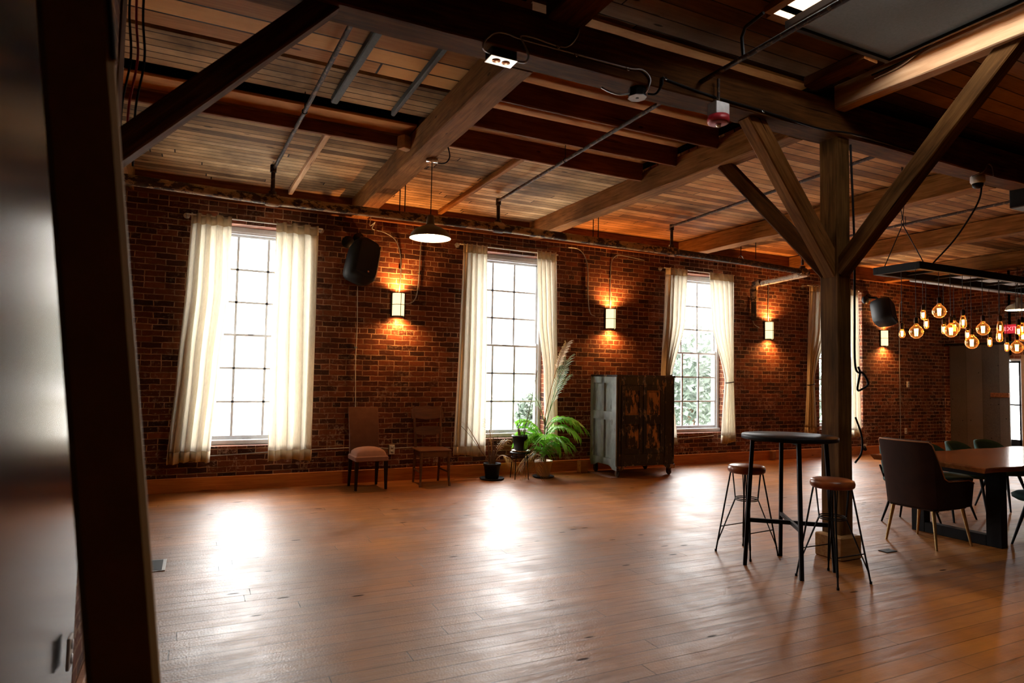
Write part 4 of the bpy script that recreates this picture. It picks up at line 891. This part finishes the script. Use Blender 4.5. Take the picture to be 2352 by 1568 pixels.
# ---- brown armchair at the head of the table
def armchair(loc, rz, label, mat, leg, legr=.011, sc=1.0, pip='piping', bh=.89):
    t = thing('armchair', label, 'armchair', loc, rz)
    # shell: wraps from one arm round the back to the other; local +x is the front
    n = 36; rows = 15; P = []
    for j in range(rows):
        v = j/(rows-1); row = []
        for i in range(n+1):
            a = -PI*.5-PI*.5+ (2*PI)*0
            s_ = -1+2*i/n          # -1 .. 1 from left arm front to right arm front
            L_ = abs(s_)
            # plan path: straight arms and a rounded back
            if L_ < .42: ang = s_/.42*PI/2*.78; px = -.24-.02*math.cos(ang)+.07*(1-math.cos(ang)); py = .235*math.sin(ang)/math.sin(PI/2*.78)
            else: q = (L_-.42)/.58; px = -.185+.43*q; py = math.copysign(.235+.022*math.sin(q*PI*.8), s_)
            # height of the rim: high back, low arms
            hb = bh if L_ < .36 else (bh-(bh-.565)*(1-math.cos(min(1, (L_-.36)/.17)*PI))/2)
            if L_ > .92: hb -= .03*(L_-.92)/.08
            lo = .335
            zz = lo+(hb-lo)*v
            lean = -.085*max(0, (zz-.35)/.55)**1.2 if L_ < .6 else -.085*max(0, (zz-.35)/.55)**1.2*max(0, (1-(L_-.6)/.4))
            taper = 1-.05*(1-v)+.03*v
            row.append((px*1.0+lean, py*taper, zz))
        P.append(row)
    o = MB().grid(P).build('backrest', mat, t); s2 = o.modifiers.new('t', 'SOLIDIFY'); s2.thickness = .05; s2.offset = -1
    b2 = o.modifiers.new('b', 'BEVEL'); b2.width = .012; b2.segments = 3
    MB().tube(P[-1], .006, 6).build('piping', M[pip], t)
    MB().box(-.22, .255, -.21, .21, .335, .43, bev=.03).build('seat', mat, t)
    MB().box(-.21, .24, -.20, .20, .31, .34, bev=.01).build('seat_frame', M['legdark'], t)
    for (x, y) in ((-.19, -.17), (-.19, .17), (.2, -.18), (.2, .18)):
        MB().tube([(x*.98, y, .33), (x*1.18, y*1.28, 0)], [legr*1.5, legr*.8], 10).build('leg', leg, t)
    return t
armchair((5.765, 3.545, 0), 0.0, 'brown leather armchair with brass legs at the table head', M['leatherdk'], M['brass'], bh=.89)
# ---- teal chairs
def teal(loc, rz, label):
    t = thing('dining_chair', label, 'chair', loc, rz, 'teal dining chairs')
    MB().lathe([(0, .38), (.20, .38), (.235, .40), (.24, .425), (.21, .445), (0, .45)], n=28).build('seat', M['teal'], t)
    P = []
    for j in range(9):
        v = j/8; row = []
        for i in range(21):
            s_ = -1+2*i/20; a = PI+s_*1.25; zz = .47+(.27*(1-.5*abs(s_)**3))*v; r_ = .24+.03*v; row.append((r_*math.cos(a), r_*math.sin(a), zz))
        P.append(row)
    o = MB().grid(P).build('backrest', M['teal'], t); s2 = o.modifiers.new('t', 'SOLIDIFY'); s2.thickness = .03
    for k in (1, -1): MB().tube([(-.2, k*.1, .42), (-.235, k*.12, .55)], .01, 8).build('back_post', M['black'], t)
    for a in (PI/4, 3*PI/4, 5*PI/4, 7*PI/4):
        MB().tube([(.13*math.cos(a), .13*math.sin(a), .40), (.27*math.cos(a), .27*math.sin(a), 0)], [.018, .009], 8).build('leg', M['black'], t)
    return t
teal((7.02, 4.12, 0), -PI/2, 'teal dining chair second along the far side of the table')
teal((7.62, 4.16, 0), -PI/2+.1, 'teal dining chair third along the far side, back visible above the table')
teal((8.20, 4.18, 0), -PI/2-.1, 'teal dining chair fourth along the far side, back visible above the table')
teal((6.42, 4.10, 0), -PI/2+.15, 'teal dining chair tucked under the table behind the armchair')
teal((6.64, 3.06, 0), PI/2+.15, 'teal dining chair on the near side at the right picture edge')

# ---- parson chair and oak chair by the wall
t = thing('upholstered_chair', 'brown upholstered side chair with dark legs beneath the speaker', 'chair', (1.90, 7.86, 0), .03)
def quad(m, a, b_, r0, r1):
    a, b_ = Vector(a), Vector(b_); m.add([a+Vector((x*r0, y*r0, 0)) for x, y in ((-1, -1), (1, -1), (1, 1), (-1, 1))]+[b_+Vector((x*r1, y*r1, 0)) for x, y in ((-1, -1), (1, -1), (1, 1), (-1, 1))], [(0, 3, 2, 1), (4, 5, 6, 7), (0, 1, 5, 4), (1, 2, 6, 5), (2, 3, 7, 6), (3, 0, 4, 7)]); return m
P = []
for j in range(9):
    v = j/8; zz = .40+.555*v; P.append([(-.185-.01*v, .10+.10*v*v+.02*v, zz), (-.185-.01*v, .17+.10*v*v, zz), (.175+.005*v, .17+.10*v*v, zz), (.175+.005*v, .10+.10*v*v+.02*v, zz), (-.185-.01*v, .10+.10*v*v+.02*v, zz)])
m = MB().grid(P, False); m.add(P[-1][:4], [(0, 1, 2, 3)]); m.add(P[0][:4], [(0, 3, 2, 1)]); o = m.build('backrest', M['fabbrown'], t); bv = o.modifiers.new('b', 'BEVEL'); bv.width = .015; bv.segments = 3
P = []
for i in range(15):
    row = []
    for j in range(13):
        x = -1+2*i/14; y = -1+2*j/12; row.append((x*.20, -.035+y*.19, .345+.115*((1-abs(x)**7)*(1-abs(y)**7))**.5+.035*(1-x*x)*(1-y*y)))
    P.append(row)
m = MB().grid(P); m.box(-.198, .198, -.223, .153, .335, .40, bev=.012); m.build('seat', M['fabseat'], t)
for (x, y) in ((-.175, -.19), (.175, -.19), (-.165, .15), (.165, .15)):
    quad(MB(), (x*1.03, y*(1 if y < 0 else 1.25), 0), (x, y, .345), .013, .021).build('leg', M['legdark'], t)
t = thing('oak_chair', 'dark carved oak side chair left of the window with plants', 'chair', (2.70, 7.83, 0), -.04)
m = MB(); m.box(-.205, .205, -.20, .17, .425, .45, bev=.010); m.build('seat', M['oak'], t)
m = MB(); m.box(-.18, .18, -.18, -.155, .36, .425); m.box(-.18, .18, .13, .15, .36, .425); m.box(-.18, -.155, -.17, .15, .36, .425); m.box(.155, .18, -.17, .15, .36, .425); m.build('apron', M['oak'], t)
for s_ in (-1, 1):
    MB().tube([(s_*.175, -.17, .425), (s_*.178, -.17, .2), (s_*.182, -.178, .06), (s_*.186, -.19, .02), (s_*.186, -.195, 0)], [.021, .018, .013, .02, .018], 10).build('leg', M['oak'], t)
    MB().tube([(s_*.165, .22, 0), (s_*.165, .15, .42), (s_*.168, .16, .6), (s_*.185, .235, .97)], [.015, .019, .018, .016], 10).build('back_post', M['oak'], t)
    MB().tube([(s_*.178, -.165, .17), (s_*.165, .19, .17)], .010, 8).build('stretcher', M['oak'], t)
poly = [(-.205, .80), (-.215, .86), (-.20, .93), (-.15, .965), (-.08, .96), (0, .975), (.08, .96), (.15, .965), (.20, .93), (.215, .86), (.205, .80), (.16, .815), (.10, .80), (0, .792), (-.10, .80), (-.16, .815)]
R_ = Matrix.Translation((0, .215, .88)) @ Matrix.Rotation(-.19, 4, 'X') @ Matrix.Translation((0, 0, -.88))
MB().prism(poly, (-.012, .012), R_).build('crest_rail', M['oak'], t)
MB().prism([(-.17, .62), (-.17, .70), (-.08, .715), (.08, .715), (.17, .70), (.17, .62), (.08, .60), (-.08, .60)], (-.009, .009), Matrix.Translation((0, .165, .66)) @ Matrix.Rotation(-.15, 4, 'X') @ Matrix.Translation((0, 0, -.66))).build('middle_rail', M['oak'], t)

# ---- peeling cabinet on casters
t = thing('cabinet', 'antique cabinet with peeling black and brown paint on casters', 'cabinet', (5.255, 7.455, 0), -.03)
W_, D_, Z0, Z1 = .985, .68, .155, 1.42
m = MB(); m.box(0.03, W_-.03, .03, D_, Z0, Z1-.03); m.build('carcass', M['cabfront'], t)
MB().box(-.01, W_+.012, -.012, D_+.01, Z1-.03, Z1, bev=.006).build('top', M['cabfront'], t)
m = MB(); m.box(0, .07, 0, .03, Z0, Z1-.03, bev=.004); m.box(W_-.19, W_, 0, .03, Z0, Z1-.03, bev=.004); m.box(.07, W_-.19, 0, .03, Z1-.14, Z1-.03); m.box(.07, W_-.19, 0, .03, Z0, Z0+.16)
m.box(W_-.17, W_-.15, -.006, .0, Z0+.1, Z1-.1); m.box(W_-.03, W_-.01, -.006, 0, Z0+.1, Z1-.1); m.build('face_frame', M['cabfront'], t)
MB().prism([(0, Z0), (0, .10), (.05, .09), (.09, .10), (.12, .135), (.17, .15), (W_-.20, .15), (W_-.16, .13), (W_-.12, .10), (W_-.02, .095), (W_, .11), (W_, Z0)], (-.012, .018)).build('apron', M['cabpanel'], t)
for k in range(2):
    a = .075+k*.365; b_ = a+.355; z0, z1 = Z0+.165, Z1-.145; zm_ = (z0+z1)/2
    dr = MB(); s_ = .06
    dr.box(a, a+s_, -.008, .022, z0, z1, bev=.003); dr.box(b_-s_, b_, -.008, .022, z0, z1, bev=.003)
    for q in (z0, zm_-.06, z1-.07): dr.box(a+s_, b_-s_, -.008, .022, q, q+(.12 if q == zm_-.06 else .07))
    do = dr.build('door', M['cabfront'], t)
    for q0, q1 in ((z0+.07, zm_-.06), (zm_+.06, z1-.07)):
        MB().box(a+s_, b_-s_, .006, .02, q0, q1).box(a+s_+.025, b_-s_-.025, -.004, .012, q0+.025, q1-.025, bev=.006).build('panel', M['cabpanel'], do)
# left side: frame with four sunk panels and a scalloped foot
sd = MB(); Y = [0.0, .17, .30, .46, .52, D_]
sd.box(-.014, .03, .0, .115, Z0, Z1-.03); sd.box(-.014, .03, .315, .375, Z0, Z1-.03); sd.box(-.014, .03, .60, D_, Z0, Z1-.03)
for z0, z1 in ((Z0, Z0+.09), (.78, .90), (Z1-.12, Z1-.03)): sd.box(-.014, .03, .115, .60, z0, z1)
sd.box(.012, .03, .115, .60, Z0+.05, Z1-.05)
sd.add([(-.002, 0, Z0), (-.002, 0, .09), (-.002, .10, .10), (-.002, .14, .13), (-.002, .2, .15), (-.002, .5, .15), (-.002, .58, .11), (-.002, D_, .10), (-.002, D_, Z0)]+[(.02, y, z) for y, z in ((0, Z0), (0, .09), (.10, .10), (.14, .13), (.2, .15), (.5, .15), (.58, .11), (D_, .10), (D_, Z0))], [tuple(range(9)), tuple(range(9, 18))[::-1]]+[(i, (i+1) % 9, (i+1) % 9+9, i+9) for i in range(9)])
sd.build('side_panel', M['cabside'], t)
for (x, y) in ((.05, .05), (W_-.06, .05), (.05, D_-.06), (W_-.06, D_-.06)):
    c = MB(); c.lathe([(.02, 0), (.028, .01), (.028, .03), (.02, .04)], (x, y, .10), 14); c.box(x-.022, x-.016, y-.03, y+.03, .045, .11); c.box(x+.016, x+.022, y-.03, y+.03, .045, .11)
    co_ = c.build('caster', M['rustdark'], t)
    MB().lathe([(0, -.014), (.045, -.014), (.05, -.008), (.05, .008), (.045, .014), (0, .014)], (0, 0, 0), 22, Matrix.Translation((x, y, .05)) @ Matrix.Rotation(PI/2, 4, 'Y')).build('wheel', M['rustdark'], co_)
tag(MB().box(5.02, 5.14, 8.0, 8.1, 0, .17, bev=.003).build('wood_block', M['basebd']), 'small wooden block on the floor behind the cabinet', 'block')
tag(MB().box(5.17, 5.28, 7.45, 8.1, .0, .006).build('floor_protector', M['fabseat']), 'thin flat strip on the floor under the cabinet side', 'floor strip')

# ---- plants
def pot(mb, c, r0, r1, h, rim=True):
    mb.lathe([(r0*.9, 0), (r0, .005), (r1*.97, h-.03), (r1*1.06, h-.03), (r1*1.06, h), (r1*.93, h), (r1*.9, h-.03), (0, h-.035)], c, 28)
def frond(m, base, d, L_, droop, nl, ll, lw, rng, up_=1.0, start=.25, curlf=1.0):
    """a palm frond: stalk that arches over, leaflets both sides. d is the heading (radians)"""
    pts = []; H = Vector((math.cos(d), math.sin(d), 0))
    for i in range(13):
        t_ = i/12; pts.append(Vector(base)+H*L_*(t_*(1-up_*.55)+.25*t_*t_*droop)+Vector((0, 0, L_*(up_*t_-droop*t_**2.2*.75))))
    m.tube(pts, [.006*(1-.7*i/12)+.0012 for i in range(13)], 5)
    for k in range(nl):
        t_ = start+(1-start)*k/(nl-1); i = min(11, int(t_*12)); f = t_*12-i; p = pts[i].lerp(pts[i+1], f); T = (pts[i+1]-pts[i]).normalized()
        Sd = T.cross(Vector((0, 0, 1))); Sd = Sd.normalized() if Sd.length > .05 else Vector((-H.y, H.x, 0)); 
        for s_ in (-1, 1):
            q = ll*(.55+.75*math.sin(PI*min(.95, t_-start*.6)))*rng.uniform(.8, 1.1); D = (Sd*s_*.8+T*.75+Vector((0, 0, .12))).normalized(); g = Vector((0, 0, -1))*q*.42*curlf
            wv = T*lw*.5
            a = p; b_ = p+D*q*.45+g*.12; c = p+D*q*.8+g*.5; e = p+D*q+g*1.0
            m.add([a-wv*.4, a+wv*.4, b_-wv, b_+wv, c-wv*.8, c+wv*.8, e], [(0, 1, 3, 2), (2, 3, 5, 4), (4, 5, 6)])
    return pts
rng = random.Random(21)
# tall green palm in the cream pot
pc = (4.33, 7.86)
t = thing('potted_palm', 'green and drying palm in a cream pot beside the cabinet', 'potted plant', (pc[0], pc[1], 0))
m = MB(); pot(m, (0, 0, .022), .088, .120, .205); m.build('pot', M['potc'], t)
MB().lathe([(0, 0), (.13, 0), (.15, .012), (.152, .02), (.14, .018), (.12, .01), (0, .01)], n=28).build('saucer', M['pot'], t)
MB().lathe([(0, .199), (.105, .196)], n=20).build('soil', M['soil'], t)
st = MB()
for (dx, dy, h, r_) in ((0, 0, .62, .014), (.03, .02, .5, .011), (-.03, .01, .42, .010), (.015, -.03, .35, .009), (-.045, -.02, .3, .008)):
    st.tube([(dx, dy, .19), (dx*1.3+.01, dy, .19+h*.5), (dx*1.5+.02, dy, .19+h)], [r_, r_*.8, r_*.6], 7)
st.build('stems', M['stem'], t)
g = MB()
frond(g, (.03, 0, .58), -.25, .62, .95, 15, .26, .030, rng, 1.0, .3, 1.5)
frond(g, (.02, 0, .55), -.6, .50, .95, 12, .22, .03, rng, .9, .3, 1.5)
frond(g, (.04, 0, .50), .2, .40, .7, 10, .17, .027, rng)
frond(g, (-.03, 0, .35), PI+.3, .46, .75, 13, .20, .027, rng, 1.1, .35)
frond(g, (-.04, -.02, .30), PI-.5, .40, .8, 12, .18, .027, rng, 1.1, .3)
frond(g, (0, -.03, .34), -PI/2-.7, .42, .8, 12, .19, .027, rng, 1.0, .3)
frond(g, (-.02, -.02, .22), -PI/2-.2, .34, .8, 10, .16, .025, rng, 1.0, .3)
frond(g, (-.03, 0, .42), PI+.15, .40, .6, 12, .18, .025, rng, 1.1, .3)
for (h, z, l_, dr) in ((PI+.1, .40, .44, .9), (-PI/2-.4, .40, .46, .8), (-PI/2+.5, .34, .36, .9), (-.9, .40, .42, 1.0), (PI-.4, .52, .46, .6), (-2.2, .28, .36, .9), (-.3, .62, .58, 1.05)):
    frond(g, (.0, -.01, z), h, l_, dr, 16, .22, .024, rng, 1.0, .25, 1.4)
g.build('green_fronds', M['green'], t)
g = MB()
frond(g, (.03, 0, .70), .05, .85, .25, 16, .20, .012, rng, 1.25, .45, .5)
frond(g, (.02, 0, .66), 3.1, .62, .75, 18, .22, .008, rng, 1.35, .35, 1.1)
frond(g, (.03, .02, .70), -.1, .70, .35, 12, .17, .012, rng, 1.2, .4, .6)
g.build('grey_green_fronds', M['greendk'], t)
g = MB()
frond(g, (0, 0, .75), .05, 1.0, .34, 22, .15, .011, rng, 1.34, .62, .9)
frond(g, (-.02, 0, .30), PI+.1, .36, 1.6, 13, .19, .012, rng, .75, .3, 2.2)
frond(g, (-.02, 0, .26), PI-.7, .30, 1.6, 11, .17, .012, rng, .75, .3, 2.2)
frond(g, (-.02, -.02, .24), PI+.8, .30, 1.5, 11, .17, .012, rng, .75, .3, 2.2)
g.build('dry_fronds', M['straw'], t)
# plant stand and the pot on it
sc_ = (3.97, 7.86)
t = thing('plant_stand', 'small round black plant stand with thin legs', 'plant stand', (sc_[0], sc_[1], 0))
MB().lathe([(0, .335), (.135, .335), (.14, .341), (.14, .352), (.132, .357), (0, .357)], n=30).build('tabletop', M['black'], t)
for a in (-2.5, -1.1, .55, 2.2):
    MB().tube([(.115*math.cos(a), .115*math.sin(a), .335), (.145*math.cos(a), .145*math.sin(a), 0)], .006, 7).build('leg', M['black'], t)
MB().tube([(.118*math.cos(2*PI*k/28), .118*math.sin(2*PI*k/28), .29) for k in range(28)], .004, 5, close=True).build('ring', M['black'], t)
t = thing('potted_plant', 'almost bare plant in a black pot on the plant stand', 'potted plant', (sc_[0]+.01, sc_[1], .357))
m = MB(); pot(m, (0, 0, .022), .088, .120, .20); m.build('pot', M['pot'], t); MB().lathe([(0, 0), (.10, 0), (.125, .014), (.128, .022), (.1, .012), (0, .012)], n=26).build('saucer', M['whitepipe'], t)
m = MB()
for k in range(7):
    a = rng.uniform(0, 2*PI); h = rng.uniform(.05, .13); r_ = rng.uniform(.01, .045); m.tube([(r_*math.cos(a), r_*math.sin(a), .17), (r_*1.7*math.cos(a), r_*1.7*math.sin(a), .21+h)], [.010, .004], 6)
m.tube(arc([(0, 0, .19), (-.03, 0, .45), (-.055, 0, .72), (-.05, 0, .88)], 4), .003, 5); m.tube(arc([(.01, 0, .19), (.08, 0, .42), (.15, 0, .70), (.23, 0, 1.10)], 4), .004, 5); m.tube(arc([(.0, 0, .19), (-.04, -.02, .30), (-.08, -.02, .40)], 4), .004, 5)
m.build('stems', M['stem'], t)
g = MB(); frond(g, (.02, 0, .2), .2, .42, .3, 9, .10, .006, rng, 1.2, .55, .6)
for k in range(9):
    q = Vector((.12+.012*k, 0, .60+.05*k)); g.add([q, q+Vector((.006, 0, .004)), q+Vector((.03*(-1)**k, .01, .06))], [(0, 1, 2)])
g.build('leaves', M['greendk'], t)
# floor pot on the left
t = thing('potted_plant', 'withered plant in a black pot on the floor by the curtain', 'potted plant', (3.59, 7.93, 0))
MB().lathe([(0, 0), (.15, 0), (.165, .014), (.165, .022), (.15, .018), (.12, .01), (0, .01)], n=28).build('saucer', M['pot'], t)
m = MB(); pot(m, (0, 0, .012), .088, .112, .20); m.build('pot', M['pot'], t)
m = MB()
for k in range(12):
    a = rng.uniform(0, 2*PI); h = rng.uniform(.12, .42); r_ = rng.uniform(.0, .05); m.tube(arc([(r_*math.cos(a), r_*math.sin(a), .17), (r_*1.5*math.cos(a), r_*1.5*math.sin(a), .20+h*.5), (r_*2.2*math.cos(a)+.01, r_*2.2*math.sin(a), .2+h)], 3), [.009-.001*min(6, i) for i in range(7)], 6)
m.tube(arc([(-.03, -.05, .19), (-.2, -.10, .38), (-.38, -.12, .60), (-.50, -.12, .72)], 4), .003, 5)
m.build('stems', M['stem'], t)
g = MB(); frond(g, (-.22, -.10, .42), PI, .36, .1, 12, .16, .004, rng, .9, .25, .4)
frond(g, (.02, -.02, .25), .3, .35, .5, 10, .12, .006, rng, 1.1, .3, 1.2); frond(g, (0, 0, .3), 1.6, .42, .3, 10, .11, .005, rng, 1.3, .4, .6)
frond(g, (.05, -.02, .25), .1, .34, 1.5, 10, .15, .010, rng, .8, .4, 2); g.build('dry_fronds', M['straw'], t)

# ---- foreground board, vent, floor plate, log
bd = MB(); a0 = Vector((-.0035, 1.5, 0)); lean = -.107
vs = []
X0, X1 = -.064, .061
b_ = MB(); b_.box(X0, X1, -.06, -.015, 0, 3.3, bev=.012)
ob = b_.build('leaning_board', M['board']); ob.matrix_world = Matrix.Translation((-.022, 1.56, 0)) @ Matrix(((1, 0, lean, 0), (0, 1, 0, 0), (0, 0, 1, 0), (0, 0, 0, 1))).to_4x4()
ob.location = (-.022, 1.56, 0)
for v in ob.data.vertices: v.co.x += lean*v.co.z
ob.matrix_world = Matrix.Translation((-.022, 1.56, 0))
tag(ob, 'tall smooth dark brown board leaning left in the near foreground', 'board')
e_ = MB().box(X1-.004, X1+.006, -.062, -.03, 2.0, 3.28, bev=.004).build('edge_strip', M['dry'], ob)
for v in e_.data.vertices: v.co.x += lean*v.co.z
t = thing('floor_vent', 'metal floor vent half hidden behind the leaning board', 'floor vent', (-.22, 5.24, 0))
MB().box(-.16, .08, -.15, .15, 0, .006, bev=.002).build('frame', M['steel'], t); MB().box(-.15, .06, -.135, .135, .004, .0075).build('grille', M['black'], t)
t = tag(MB().box(5.09, 5.22, 3.45, 3.53, .0, .006, bev=.002).build('floor_plate', M['blackp']), 'small dark metal plate on the floor beside the armchair', 'floor plate')
tag(MB().tube([(11.0, 7.55, .07), (11.7, 7.35, .07)], .065, 14).build('log', M['timber']), 'round log lying on the floor behind the armchair', 'log')
